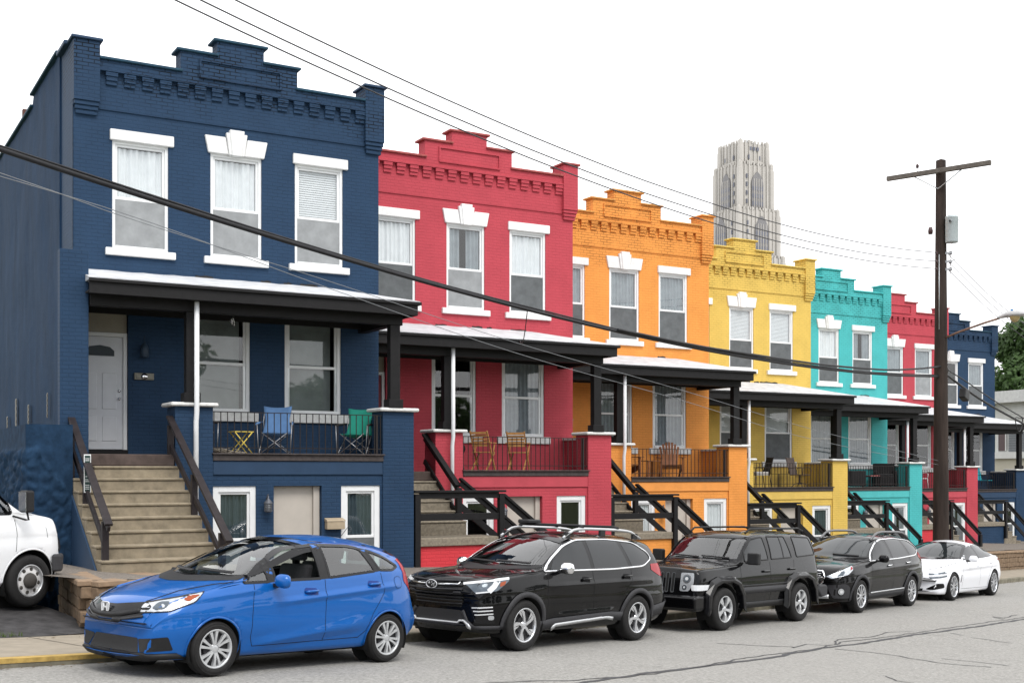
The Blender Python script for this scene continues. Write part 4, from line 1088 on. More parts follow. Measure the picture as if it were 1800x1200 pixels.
def arch_lip(c, mat):
    P = c.P
    for cx in (P['xf'], P['xr']):
        path = [(-(cx+(P['Ra'])*math.cos(R(-20+220*k/30))), P['rt']+(P['Ra'])*math.sin(R(-20+220*k/30))) for k in range(31)]
        path = [p for p in path if p[1] > P['gc']+.02]
        c.strip('wheel_arch_lip', path, .022, 90, .002, mat, thick=.01)
def emblem(name, label_y, x, z, parts, mat, root, tilt=0): pass
GRP = 'cars parked nose to tail along the kerb'
# ---- blue hatchback
P = dict(L=4.06, wmax=.848, xf=.83, xr=3.36, Ra=.335, rt=.298, rr=.205, tw=.185, gc=.19, zm=.52, crown=.095, kb=.05, kr=.09, bend=.30, bendr=.16, bl=.62, flare=.016, tuck=.09,
 top=[(0,.60),(.03,.70),(.08,.77),(.2,.835),(.5,.92),(.85,1.0),(1.02,1.045),(1.3,1.19),(1.65,1.355),(1.95,1.46),(2.3,1.512),(2.7,1.522),(3.2,1.49),(3.6,1.425),(3.72,1.40),(3.80,1.33),(3.92,1.12),(4.0,.95),(4.04,.75),(4.06,.62)],
 bot=[(0,.24),(.15,.19),(.5,.19),(3.4,.20),(3.8,.24),(4.06,.34)],
 belt=[(0,.56),(.1,.70),(.35,.80),(.8,.91),(1.1,.965),(2,1.0),(3,1.05),(3.5,1.10),(3.75,1.10),(4.06,.60)],
 wm=[(0,.66),(.06,.72),(.2,.79),(.5,.832),(1.2,.842),(3.0,.842),(3.6,.82),(3.9,.77),(4.06,.70)],
 wb=[(0,.60),(.1,.66),(.3,.735),(.7,.775),(1.2,.79),(2.5,.80),(3.2,.785),(3.6,.74),(3.9,.69),(4.06,.62)],
 wr=[(0,.50),(.3,.60),(.8,.66),(1.05,.70),(1.4,.655),(1.9,.605),(2.6,.60),(3.3,.575),(3.7,.55),(3.95,.58),(4.06,.50)],
 crease=[(1.55,.76,3.75,.955,.026,.055),(1.25,.30,3.05,.50,.026,.09),(.35,.80,1.5,.93,.016,.05)])
c = Car('hatchback', 'bright blue small hatchback parked first in line, nearest the camera', GRP, P, carpaint('blue_car_paint', (.003,.092,.35), .12, spec=.15, coat=1.42))
c.window('windscreen', [(0,-.71,1.06,.03),(0,-.60,1.40,.06),(0,-.3,1.468,.2),(0,.3,1.468,.2),(0,.60,1.40,.06),(0,.71,1.06,.03),(0,.3,1.035,.2),(0,-.3,1.035,.2)], 0, CGLASS, mirror=False, rim=.035)
c.window('rear_window', [(0,-.60,1.12,.05),(0,-.54,1.34,.05),(0,.54,1.34,.05),(0,.60,1.12,.05)], 180, CGLASS, mirror=False)
c.window('quarter_window', [(1.20,0,.99,.02),(1.52,0,1.19,.02),(1.54,0,1.0,.02)], 90, CGLASS, rim=.03)
c.holes.append((rpoly(c.to2([(1.63,0,1.01,.03),(1.63,0,1.245,.03),(1.88,0,1.365,.1),(2.27,0,1.405,.02),(2.29,0,1.03,.02)], 90)), 90, True, None))
wp = rpoly(c.to2([(1.63,0,1.01,.03),(1.63,0,1.245,.03),(1.88,0,1.365,.1),(2.27,0,1.405,.02),(2.29,0,1.03,.02)], 90)); c.strip('window_seal', wp, .03, 90, .003, GLOSSB, closed=True)
c.window('rear_door_window', [(2.42,0,1.04,.02),(2.40,0,1.41,.02),(2.85,0,1.405,.1),(3.03,0,1.375,.04),(3.17,0,1.11,.03)], 90, CGLASS, rim=.03)
c.window('rear_quarter_window', [(3.25,0,1.12,.02),(3.13,0,1.36,.03),(3.38,0,1.29,.08),(3.60,0,1.165,.03),(3.48,0,1.12,.05)], 90, CGLASS, rim=.03)
c.patch('pillar_cover', rpoly(c.to2([(2.285,0,1.02),(2.27,0,1.425),(2.41,0,1.43),(2.43,0,1.03)], 90), .01), 90, .0015, PLAST)
c.patch('pillar_cover', rpoly(c.to2([(1.54,0,.99),(1.51,0,1.20),(1.63,0,1.26),(1.63,0,1.0)], 90), .01), 90, .0015, PLAST)
c.patch('pillar_cover', rpoly(c.to2([(3.17,0,1.10),(3.03,0,1.385),(3.13,0,1.37),(3.26,0,1.11)], 90), .01), 90, .0015, PLAST)
for az_ in (0,):
    c.patch('grille', rpoly([(-.50,.655),(-.56,.735),(-.45,.785),(-.1,.75),(.1,.75),(.45,.785),(.56,.735),(.50,.655),(.3,.60),(-.3,.60)], .04), 0, .006, GLOSSB, mirror=False)
    c.strip('grille_bar', [(-.52,.64),(-.32,.605),(-.12,.585),(.12,.585),(.32,.605),(.52,.64)], .02, 0, .016, PLASTG, mirror=False, thick=.02)
    c.strip('grille_bar', [(-.46,.70),(-.25,.655),(-.1,.64),(.1,.64),(.25,.655),(.46,.70)], .05, 0, .012, PLAST, mirror=False, thick=.015)
    c.patch('lower_grille', rpoly([(-.46,.26),(-.40,.41),(.40,.41),(.46,.26)], .03), 0, .004, PLAST, mirror=False)
    c.strip('front_lip', [(-.74,.245),(-.5,.225),(0,.215),(.5,.225),(.74,.245)], .05, 0, .018, PLAST, mirror=False, thick=.03)
c.patch('fog_recess', rpoly(c.to2([(.1,-.50,.27),(.1,-.44,.40),(.25,-.76,.44),(.3,-.77,.30)], 30), .02), 30, .005, PLAST)
hl = rpoly(c.to2([(.10,-.45,.675,.02),(.12,-.50,.775,.02),(.40,-.72,.845,.03),(.66,-.79,.905,.01),(.58,-.79,.80,.05),(.30,-.72,.70,.03)], 45), .02)
for o in c.patch('headlight', hl, 45, .006, LAMPS, grid=.03): pass
c.strip('headlight_rim', hl, .012, 45, .008, PLAST, closed=True)
c.patch('indicator_lens', rpoly(c.to2([(.50,-.77,.80),(.62,-.79,.87),(.48,-.76,.86),(.44,-.75,.82)], 45), .02), 45, .010, AMBERD)
c.patch('headlight_lens', rpoly(c.to2([(.20,-.55,.715),(.24,-.60,.79),(.34,-.68,.80),(.30,-.66,.72)], 45), .04), 45, .010, LAMPD)
c.patch('tail_light', rpoly(c.to2([(3.70,-.70,1.24,.01),(3.66,-.74,.98,.03),(3.90,-.74,.80,.03),(4.02,-.60,.90,.03),(3.90,-.60,1.05,.03),(3.76,-.62,1.26,.01)], 135), .02), 135, .006, REDL, grid=.03)
for pth in ([(1.33,0,.985),(1.30,0,.75),(1.29,0,.40),(1.33,0,.30)], [(1.33,0,.30),(2.9,0,.325),(3.0,0,.40),(3.09,0,.60),(3.28,0,.85),(3.25,0,1.09)], [(2.345,0,1.02),(2.345,0,.31)]):
    c.strip('panel_gap', pth, .007, 90, .0015, SEAM)
c.strip('panel_gap', [(1.10,-.72,1.0),(.85,-.72,.97),(.45,-.69,.90),(.16,-.52,.79)], .007, 'top' if 0 else 60, .0015, SEAM)
c.patch('fuel_flap', rpoly([(-3.62,.90),(-3.62,1.04),(-3.48,1.04),(-3.48,.90)], .06), 90, .0025, c.paint)
c.strip('panel_gap', rpoly([(-3.62,.90),(-3.62,1.04),(-3.48,1.04),(-3.48,.90)], .06), .005, 90, .003, SEAM, closed=True)
for x, z in ((2.13,.885),(3.12,.955)):
    c.patch('door_handle_cup', rpoly([(-x-.10,z-.045),(-x-.09,z+.035),(-x+.10,z+.045),(-x+.11,z-.03)], .04), 90, .0015, plain('blue_handle_cup', (.004,.03,.18), .3))
    for sg in (-1, 1):
        y = -c.hit(-x, z, 90, 0).y; MB().tube([(x-.09, sg*(y-.0), z-.005), (x-.07, sg*(y+.035), z), (x+.07, sg*(y+.035), z+.01), (x+.09, sg*(y-.0), z+.01)], .015, 8).build('door_handle', c.paint, c.root)
arch_lip(c, c.paint); c.mirror_(1.60, .80, 1.02, c.paint)
c.seats((1.95, 2.85), .62); c.dash(1.35, 1.0)
def wiper(c, pts, az=0): c.strip('wiper', pts, .02, 0, .022, PLAST, mirror=False, thick=.012)
wiper(c, [(-.55,1.075),(-.05,1.10)]); wiper(c, [(.0,1.075),(.5,1.10)])
c.strip('cowl', [(-.70,1.045),(-.35,1.022),(0,1.012),(.35,1.022),(.70,1.045)], .06, 0, .004, PLAST, mirror=False)
MB().tube([(3.25,.0,1.48),(3.42,.0,1.66)], .004, 6).build('aerial', PLAST, c.root)
c.patch('number_plate', rpoly([(-.15,.66),(-.15,.80),(.15,.80),(.15,.66)], .01), 180, .006, LAMPW, mirror=False)
# front badge: a wide-armed H inside a rounded frame
e = MB(); ex = c.hit(0, .70, 0, 0).x-.028
fr_ = rpoly([(-.062,.66),(-.075,.765),(.075,.765),(.062,.66)], .03); e.tube([(ex, y, z) for y, z in fr_], .006, 6, closed=True)
e.prism([(-.044,.672),(-.028,.672),(-.020,.705),(.020,.705),(.028,.672),(.044,.672),(.052,.755),(.034,.755),(.026,.722),(-.026,.722),(-.034,.755),(-.052,.755)], ex-.006, ex+.006, 'x')
e.build('badge', LAMPW, c.root, fixn=True)
c.finish(); c.wheels(spoke_wheel(6, 'fit', ALLOYS), steer=.0); c.place(0.03, 2.574)
# ---- black crossover wagon
P = dict(L=4.64, wmax=.905, xf=.93, xr=3.60, Ra=.395, rt=.358, rr=.235, tw=.225, gc=.26, zm=.66, crown=.08, kb=.05, kr=.10, bend=.26, bendr=.14, bl=.62, flare=.02, tuck=.08,
 top=[(0,.82),(.02,.92),(.06,.985),(.15,1.03),(.4,1.075),(.9,1.12),(1.18,1.15),(1.4,1.28),(1.7,1.45),(1.95,1.565),(2.2,1.635),(2.6,1.665),(3.3,1.66),(3.9,1.625),(4.2,1.58),(4.28,1.53),(4.40,1.32),(4.50,1.12),(4.58,.95),(4.62,.80),(4.64,.66)],
 bot=[(0,.36),(.15,.27),(.5,.25),(3.9,.26),(4.3,.30),(4.64,.42)],
 belt=[(0,.78),(.1,.92),(.3,.98),(.8,1.03),(1.2,1.065),(2,1.075),(3.3,1.10),(4.0,1.14),(4.35,1.14),(4.64,.66)],
 wm=[(0,.74),(.06,.80),(.2,.855),(.5,.89),(1.2,.897),(3.4,.897),(4.1,.885),(4.45,.84),(4.64,.76)],
 wb=[(0,.68),(.1,.74),(.3,.80),(.7,.84),(1.2,.855),(2.5,.86),(3.5,.85),(4.1,.81),(4.4,.77),(4.64,.68)],
 wr=[(0,.58),(.3,.66),(.8,.72),(1.15,.76),(1.5,.72),(2.0,.67),(2.8,.66),(3.7,.645),(4.2,.62),(4.45,.64),(4.64,.55)],
 crease=[(1.3,.88,4.1,.95,.020,.06),(1.45,.46,3.2,.50,.024,.07)])
BLK = carpaint('black_car_paint', (.0025,.0025,.003), .0, rough=.2)
c = Car('crossover_car', 'black crossover wagon with silver roof rails and cross bars, second in line', GRP, P, BLK)
c.window('windscreen', [(0,-.77,1.165,.03),(0,-.66,1.50,.06),(0,-.3,1.575,.2),(0,.3,1.575,.2),(0,.66,1.50,.06),(0,.77,1.165,.03),(0,.3,1.145,.2),(0,-.3,1.145,.2)], 0, CGLASS, mirror=False, rim=.035)
c.window('rear_window', [(0,-.64,1.18,.05),(0,-.59,1.50,.05),(0,.59,1.50,.05),(0,.64,1.18,.05)], 180, CGLASSD, mirror=False)
dlo = [(1.36,0,1.095,.03),(1.62,0,1.27,.05),(1.95,0,1.455,.12),(2.25,0,1.545,.1),(3.0,0,1.565,.1),(3.70,0,1.52,.1),(4.02,0,1.37,.08),(4.08,0,1.27,.05),(3.80,0,1.155,.1),(3.0,0,1.115,.1)]
c.patch('window_surround', rpoly(c.to2(dlo, 90), .05), 90, .001, GLOSSB)
c.holes_keep = None
def pane(c, nm, pts, mat): c.patch(nm, rpoly(c.to2(pts, 90), .03), 90, .003, mat)
SG = plain('dark_side_glass', (.006,.008,.010), .03, .0, var=.1, bump=0, spec=.5)
pane(c, 'door_window', [(1.50,0,1.115,.02),(1.68,0,1.28,.05),(1.98,0,1.445,.1),(2.22,0,1.52,.06),(2.40,0,1.535,.02),(2.44,0,1.115,.02)], SG)
pane(c, 'rear_door_window', [(2.52,0,1.12,.02),(2.49,0,1.54,.03),(3.0,0,1.55,.05),(3.26,0,1.535,.03),(3.40,0,1.14,.03)], SG)
pane(c, 'rear_quarter_window', [(3.49,0,1.15,.03),(3.35,0,1.52,.04),(3.68,0,1.50,.08),(3.98,0,1.365,.06),(4.03,0,1.27,.05),(3.80,0,1.175,.08)], SG)
c.strip('chrome_window_line', rpoly(c.to2(dlo, 90), .05), .022, 90, .008, CHROME, closed=True, thick=.008)
c.patch('grille', rpoly([(-.42,.60),(-.52,.94),(-.40,.985),(.40,.985),(.52,.94),(.42,.60)], .04), 0, .004, GLOSSB, mirror=False)
for z, w_, h_ in ((.955,.44,.018),(.90,.48,.035),(.845,.49,.018),(.80,.47,.018),(.745,.455,.018),(.70,.44,.018),(.65,.43,.018)):
    c.strip('grille_bar', [(-w_,z),(0,z-.008),(w_,z)], h_, 0, .018, PLASTG if z != .90 else PLAST, mirror=False, thick=.015)
c.strip('grille_chrome', [(.12,.90),(.42,.905),(.44,.93)], .012, 0, .03, CHROME, thick=.008)
ex = c.hit(0, .90, 0, 0).x-.03; e = MB()
e.tube([(ex, .10*math.cos(a), .90+.055*math.sin(a)) for a in [2*math.pi*k/28 for k in range(28)]], .006, 6, closed=True)
for (y, z, r_) in ((.045,.915,.020),(-.005,.925,.011),(-.03,.905,.011),(-.01,.885,.011),(-.045,.885,.011),(-.06,.915,.011)):
    e.prism([(y+r_*q*math.cos(math.pi*k/4), z+r_*q*.9*math.sin(math.pi*k/4)) for k in range(8) for q in ((1,) if k % 2 == 0 else (.3,))], ex-.004, ex+.004, 'x')
e.build('badge', LAMPW, c.root, fixn=True)
hl = rpoly(c.to2([(.06,-.50,.93,.01),(.30,-.80,.98,.02),(.62,-.85,1.02,.02),(.60,-.85,.97,.02),(.40,-.83,.84,.03),(.16,-.66,.80,.02),(.10,-.56,.90,.02)], 40), .02)
c.patch('headlight', hl, 40, .005, LAMPD, grid=.03)
for pts in ([(.06,-.52,.925),(.20,-.70,.955),(.45,-.83,.99),(.60,-.85,1.005)],): c.strip('headlight_lens', c.to2(pts, 40), .03, 40, .009, LAMPW)
c.strip('headlight_lens', c.to2([(.40,-.83,.98),(.34,-.82,.90),(.28,-.78,.83)], 40), .07, 40, .009, LAMPW); c.strip('headlight_lens', c.to2([(.30,-.79,.83),(.16,-.66,.805)], 40), .018, 40, .009, LAMPW)
c.patch('indicator_lens', rpoly(c.to2([(.55,-.85,.975),(.44,-.84,.955),(.43,-.84,.89),(.52,-.85,.92)], 40), .02), 40, .008, AMBERD)
c.patch('lower_grille', rpoly([(-.42,.36),(-.50,.50),(-.40,.56),(.40,.56),(.50,.50),(.42,.36)], .04), 0, .004, PLAST, mirror=False)
c.strip('bumper_blade', [(-.62,.345),(-.50,.42),(-.42,.42),(-.40,.385),(.40,.385),(.42,.42),(.50,.42),(.62,.345)], .035, 0, .022, SILVER, mirror=False, thick=.02)
c.strip('bumper_trim', c.to2([(.05,-.50,.56),(.06,-.58,.42),(.10,-.68,.34),(.36,-.86,.345),(.5,-.9,.345)], 30), .05, 30, .008, PLASTG, thick=.01)
for k in range(3): c.strip('running_light', c.to2([(.14+.01*k,-.62-.02*k,.605-.045*k),(.30,-.84-.005*k,.625-.045*k)], 40), .016, 40, .012, LAMPW)
c.patch('fog_recess', rpoly(c.to2([(.10,-.60,.66),(.12,-.70,.40),(.34,-.86,.40),(.30,-.85,.50),(.2,-.80,.66)], 40), .03), 40, .003, GLOSSB)
c.patch('fog_light', rpoly(c.to2([(.26,-.80,.45),(.26,-.80,.51),(.32,-.85,.51),(.32,-.85,.45)], 40), .04), 40, .008, LAMPS)
c.patch('tail_light', rpoly(c.to2([(4.02,-.86,1.10,.02),(4.05,-.84,1.19,.02),(4.35,-.74,1.20,.03),(4.52,-.66,1.12,.03),(4.5,-.70,1.0,.03),(4.25,-.83,1.0,.02)], 120), .02), 120, .006, REDL, grid=.03)
for pth in ([(1.42,0,1.07),(1.40,0,.8),(1.42,0,.42)], [(2.46,0,1.10),(2.48,0,.40)], [(3.44,0,1.13),(3.42,0,.95),(3.20,0,.70),(3.12,0,.42)]): c.strip('panel_gap', pth, .007, 90, .0015, SEAM)
c.strip('panel_gap', [(1.20,-.80,1.08),(.85,-.80,1.06),(.45,-.76,1.03),(.12,-.56,.985)], .007, 60, .0015, SEAM)
arch_flare(c, PLASTG, .075)
c.strip('sill_cladding', [(1.28,0,.33),(1.6,0,.37),(2.4,0,.40),(2.9,0,.42),(3.22,0,.40)], .13, 90, .012, PLASTG, thick=.02)
c.strip('sill_blade', [(1.55,0,.285),(1.62,0,.335),(2.8,0,.40),(2.98,0,.375)], .05, 90, .026, SILVER, thick=.015)
c.strip('bumper_trim', c.to2([(4.0,-.9,.44),(4.3,-.86,.48),(4.62,-.70,.50)], 120), .18, 120, .01, PLASTG, thick=.01)
for x, z in ((2.28,.97),(3.30,1.0)):
    for sg in (-1, 1):
        y = -c.hit(-x, z, 90, 0).y; MB().tube([(x-.10, sg*y, z), (x-.08, sg*(y+.035), z+.005), (x+.08, sg*(y+.035), z+.015), (x+.10, sg*y, z+.015)], .015, 8).build('door_handle', c.paint, c.root)
    c.patch('door_handle_cup', rpoly([(-x-.09,z-.045),(-x-.08,z+.035),(-x+.09,z+.045),(-x+.10,z-.03)], .04), 90, .0015, SEAM)
c.mirror_(1.66, .86, 1.15, CHROME, sc=1.05)
for sg in (-1, 1):
    pts = []
    for k in range(17):
        x = 2.05+1.95*k/16; z = c.F['top'](x)-.035+.085*min(1, min(k, 16-k)/2.2); pts.append((x, sg*.60, z))
    ro = MB().tube(pts, .022, 8).build('roof_rail', SILVER, c.root)
    for x in (2.15, 3.0, 3.85): MB().box(x-.06, x+.06, sg*.60-.02, sg*.60+.02, c.F['top'](x)-.06, c.F['top'](x)+.03).build('rail_foot', PLAST, ro)
for x in (2.50, 3.38):
    z = c.F['top'](x)+.075; MB().tube([(x, -.62, z-.005), (x, -.55, z+.02), (x, .55, z+.02), (x, .62, z-.005)], [.026, .022, .022, .026], 8).build('cross_bar', PLAST, c.root)
MB().box(2.30,2.62,.28,.50,c.F['top'](2.5)+.10,c.F['top'](2.5)+.17).build('roof_clamp', PLAST, c.root, bevel=.02)
c.seats((2.12, 3.05), .80); c.dash(1.5, 1.12, .66); wiper(c, [(-.60,1.185),(-.05,1.205)]); wiper(c, [(.0,1.185),(.55,1.205)])
c.strip('cowl', [(-.76,1.155),(-.35,1.135),(0,1.128),(.35,1.135),(.76,1.155)], .05, 0, .004, PLAST, mirror=False)
c.finish(); c.wheels(spoke_wheel(5, 'twist', ALLOY)); c.place(5.22, 7.99)
# ---- boxy black 4x4
P = dict(L=4.49, wmax=.90, xf=.84, xr=3.53, Ra=.43, rt=.368, rr=.225, tw=.235, gc=.33, zm=.70, crown=.055, kb=.03, kr=.09, bend=.10, bendr=.05, bl=.5, flare=.0, tuck=.05, bul=.008,
 top=[(0,.62),(.02,.72),(.05,.90),(.075,1.05),(.12,1.085),(.4,1.115),(.9,1.15),(1.30,1.175),(1.45,1.30),(1.65,1.47),(1.82,1.60),(2.0,1.665),(2.4,1.70),(3.2,1.705),(4.0,1.69),(4.22,1.66),(4.32,1.55),(4.40,1.30),(4.44,1.0),(4.47,.8),(4.49,.70)],
 bot=[(0,.40),(.15,.36),(.5,.34),(3.9,.34),(4.49,.46)],
 belt=[(0,.58),(.05,.85),(.09,1.0),(.2,1.03),(.8,1.06),(1.3,1.09),(2,1.12),(3.3,1.15),(4.25,1.17),(4.49,.66)],
 wm=[(0,.80),(.06,.82),(.2,.84),(1.2,.85),(3.4,.85),(4.2,.845),(4.49,.81)],
 wb=[(0,.76),(.1,.77),(.3,.79),(1.2,.805),(2.5,.81),(3.5,.805),(4.2,.79),(4.49,.74)],
 wr=[(0,.66),(.3,.70),(1.25,.735),(1.5,.73),(2.0,.69),(3.0,.69),(4.1,.67),(4.49,.66)],
 crease=[])
c = Car('sport_utility_vehicle', 'boxy black four by four with slotted upright grille, third in line', GRP, P, BLK)
c.window('windscreen', [(0,-.74,1.20,.03),(0,-.68,1.585,.05),(0,.68,1.585,.05),(0,.74,1.20,.03)], 0, CGLASS, mirror=False, rim=.03)
c.window('rear_window', [(0,-.64,1.22,.05),(0,-.60,1.58,.05),(0,.60,1.58,.05),(0,.64,1.22,.05)], 180, CGLASSD, mirror=False)
for nm, pts in (('door_window', [(1.58,0,1.17,.02),(1.64,0,1.35,.03),(1.92,0,1.56,.05),(2.32,0,1.60,.04),(2.40,0,1.19,.02)]), ('rear_door_window', [(2.52,0,1.195,.03),(2.50,0,1.605,.03),(3.12,0,1.605,.03),(3.28,0,1.215,.03)]), ('cargo_window', [(3.48,0,1.22,.05),(3.42,0,1.60,.05),(4.12,0,1.575,.05),(4.22,0,1.25,.05)])):
    P2 = rpoly(c.to2(pts, 90), .03); c.patch(nm, P2, 90, .002, SG); c.strip('window_seal', P2, .025, 90, .005, PLAST, closed=True, thick=.006)
c.strip('window_divider', [(2.98,0,1.21),(2.93,0,1.60)], .03, 90, .006, PLAST)
GD = plain('gunmetal_slot', (.10,.105,.11), .4, .3)
for k in range(7):
    y = -.33+.11*k; c.patch('grille_slot', rpoly([(y-.033,.66),(y-.033,1.0),(y+.033,1.0),(y+.033,.66)], .025), 0, .004, LINER if 0 else GD, mirror=False)
    c.patch('grille_slot_void', rpoly([(y-.024,.68),(y-.024,.99),(y+.018,.99),(y+.018,.68)], .02), 0, .008, LINER, mirror=False)
c.patch('headlight', rpoly([(.47,.69),(.47,1.0),(.70,1.0),(.715,.82),(.63,.69)], .03), 0, .006, LAMPS, grid=.03)
for y, z, r_ in ((.585,.90,.075),(.555,.755,.042)):
    for rr_, o_, mt in ((r_, .012, CHROME), (r_*.72, .016, LAMPD), (r_*.4, .02, LAMPW)): c.patch('headlight_lens', [(y+rr_*math.cos(2*math.pi*k/20), z+rr_*math.sin(2*math.pi*k/20)) for k in range(20)], 0, o_, mt, grid=.2)
c.patch('side_indicator', rpoly(c.to2([(.06,-.72,.80),(.07,-.70,.70),(.40,-.86,.72),(.42,-.86,.80)], 60), .02), 60, .02, LAMPW)
bm_ = MB().prism([(-.05,.36),(-.09,.42),(-.09,.60),(-.02,.625),(.06,.63),(.3,.62),(.45,.56),(.44,.40),(.2,.36)], -.86, .86)
o = bm_.build('front_bumper', BLK, c.root, bevel=.04, fixn=True, bseg=3)
MB().prism([(4.40,.42),(4.62,.44),(4.64,.60),(4.58,.66),(4.30,.66),(4.25,.55)], -.87, .87).build('rear_bumper', PLASTG, c.root, bevel=.03, fixn=True, bseg=2)
c.strip('side_marker', c.to2([(.33,-.86,.50),(.34,-.86,.63)], 60), .05, 60, .05, AMBER)
FLR = carpaint('black_flare_paint', (.005,.005,.006), 0, rough=.35)
# angular wheel flares
for cx in (c.P['xf'], c.P['xr']):
    for sg in (-1, 1):
        ins, outr = [], []
        A = [(-.50,-.02),(-.47,.24),(-.33,.40),(-.14,.46),(.16,.46),(.36,.40),(.50,.22),(.55,-.02)]
        B_ = [(-.60,-.04),(-.58,.30),(-.42,.50),(-.20,.565),(.24,.565),(.47,.49),(.62,.28),(.66,-.04)]
        m = MB(); n = len(A); vs = []
        for (x, z) in B_: vs.append((cx+x, sg*.845, c.P['rt']+z))
        for (x, z) in B_: vs.append((cx+x*.97, sg*.925, c.P['rt']+z-.055))
        for (x, z) in A: vs.append((cx+x, sg*.925, c.P['rt']+z))
        for (x, z) in A: vs.append((cx+x, sg*.80, c.P['rt']+z))
        fs = [(r_*n+i, r_*n+i+1, (r_+1)*n+i+1, (r_+1)*n+i) for r_ in range(3) for i in range(n-1)]
        m.add(vs, fs); m.build('wheel_flare', FLR, c.root, fixn=True, bevel=.012, bseg=2)
for pth in ([(1.42,0,1.10),(1.42,0,.42)], [(2.45,0,1.15),(2.45,0,.42)], [(3.36,0,1.17),(3.33,0,1.0)]): c.strip('panel_gap', pth, .008, 90, .0015, SEAM)
c.strip('side_moulding', [(1.46,0,.66),(3.0,0,.66)], .115, 90, .018, PLASTG, thick=.025); c.strip('side_moulding', [(1.40,0,.745),(3.05,0,.755)], .02, 90, .008, PLASTG, thick=.01)
c.strip('sill_cladding', [(1.36,0,.40),(3.0,0,.40)], .10, 90, .012, PLAST, thick=.02)
for x, z in ((2.27,.98),(3.22,1.0)):
    for sg in (-1, 1):
        y = -c.hit(-x, z, 90, 0).y; MB().box(x-.11, x+.11, min(sg*y, sg*(y+.04)), max(sg*y, sg*(y+.04)), z-.02, z+.02).build('door_handle', BLK, c.root, bevel=.012)
c.patch('fender_badge', [(-1.20+.045*math.cos(2*math.pi*k/20), .86+.045*math.sin(2*math.pi*k/20)) for k in range(20)], 90, .004, SILVER, grid=.2)
for sg in (-1, 1):
    m = MB().box(1.50, 1.62, sg*1.0-.11, sg*1.0+.11, 1.12, 1.33).box(1.54, 1.60, sg*.90-.10, sg*.90+.08, 1.13, 1.17); o = m.build('door_mirror', PLAST, c.root, bevel=.025, bseg=2)
    ro = MB().tube([(1.95, sg*.58, 1.66), (2.1, sg*.58, 1.74), (3.9, sg*.58, 1.755), (4.1, sg*.58, 1.70)], .018, 8).build('roof_rail', PLAST, c.root)
for x in (3.25, 3.75): MB().tube([(x, -.58, 1.75), (x, .58, 1.75)], .015, 6).build('cross_bar', PLAST, c.root)
c.patch('tail_light', rpoly(c.to2([(4.27,-.78,1.20),(4.34,-.70,1.22),(4.46,-.70,.80),(4.36,-.80,.78)], 120), .02), 120, .006, REDL, grid=.03)
c.seats((2.05, 2.95), .85); c.dash(1.5, 1.15, .62); wiper(c, [(-.60,1.215),(-.05,1.235)]); wiper(c, [(.0,1.215),(.55,1.235)])
c.finish(); c.wheels(spoke_wheel(5, 'fat', SILVER)); c.place(10.68, 13.50)
WSD = plain('dark_windscreen_glass', (.012,.016,.018), .03, bump=0, spec=.75, var=.3, scale=1.5)
# ---- dark wagon
P = dict(L=4.82, wmax=.92, xf=.95, xr=3.70, Ra=.385, rt=.345, rr=.235, tw=.22, gc=.24, zm=.64, crown=.075, kb=.05, kr=.10, bend=.30, bendr=.16, bl=.65, flare=.02, tuck=.08,
 top=[(0,.74),(.02,.84),(.06,.90),(.15,.945),(.4,1.0),(.9,1.06),(1.28,1.10),(1.5,1.22),(1.85,1.40),(2.1,1.505),(2.4,1.575),(2.8,1.605),(3.5,1.60),(4.1,1.565),(4.38,1.52),(4.5,1.40),(4.64,1.18),(4.72,1.05),(4.78,.90),(4.82,.66)],
 bot=[(0,.34),(.15,.25),(.5,.23),(4.0,.25),(4.82,.40)],
 belt=[(0,.70),(.1,.82),(.3,.90),(.8,.97),(1.3,1.01),(2,1.04),(3.4,1.09),(4.2,1.13),(4.55,1.12),(4.82,.64)],
 wm=[(0,.72),(.06,.79),(.2,.85),(.5,.895),(1.2,.91),(3.6,.91),(4.3,.89),(4.6,.85),(4.82,.76)],
 wb=[(0,.66),(.1,.73),(.3,.80),(.7,.84),(1.3,.86),(2.5,.865),(3.6,.855),(4.2,.82),(4.55,.77),(4.82,.68)],
 wr=[(0,.56),(.3,.66),(.8,.71),(1.25,.755),(1.6,.715),(2.2,.655),(3.0,.645),(3.9,.63),(4.4,.60),(4.82,.55)],
 crease=[(1.4,.86,4.3,.95,.020,.06)])
DGY = carpaint('dark_grey_car_paint', (.004,.0038,.0045), .05, rough=.3)
c = Car('estate_car', 'dark charcoal estate car with a silver six-sided grille frame, fourth in line', GRP, P, DGY)
c.window('windscreen', [(0,-.76,1.12,.03),(0,-.64,1.45,.06),(0,-.3,1.52,.2),(0,.3,1.52,.2),(0,.64,1.45,.06),(0,.76,1.12,.03),(0,.3,1.10,.2),(0,-.3,1.10,.2)], 0, WSD, mirror=False, rim=.035, hole=False)
dlo = [(1.50,0,1.05,.03),(1.78,0,1.24,.05),(2.12,0,1.41,.12),(2.45,0,1.49,.1),(3.2,0,1.51,.1),(3.95,0,1.46,.1),(4.25,0,1.33,.08),(4.32,0,1.23,.05),(4.05,0,1.13,.1),(3.0,0,1.08,.1)]
c.patch('window_surround', rpoly(c.to2(dlo, 90), .05), 90, .001, GLOSSB)
pane(c, 'door_window', [(1.66,0,1.07,.02),(1.85,0,1.25,.05),(2.15,0,1.395,.1),(2.38,0,1.455,.06),(2.55,0,1.475,.02),(2.60,0,1.085,.02)], SG)
pane(c, 'rear_door_window', [(2.70,0,1.09,.02),(2.65,0,1.48,.03),(3.2,0,1.49,.05),(3.42,0,1.475,.03),(3.62,0,1.13,.03)], SG)
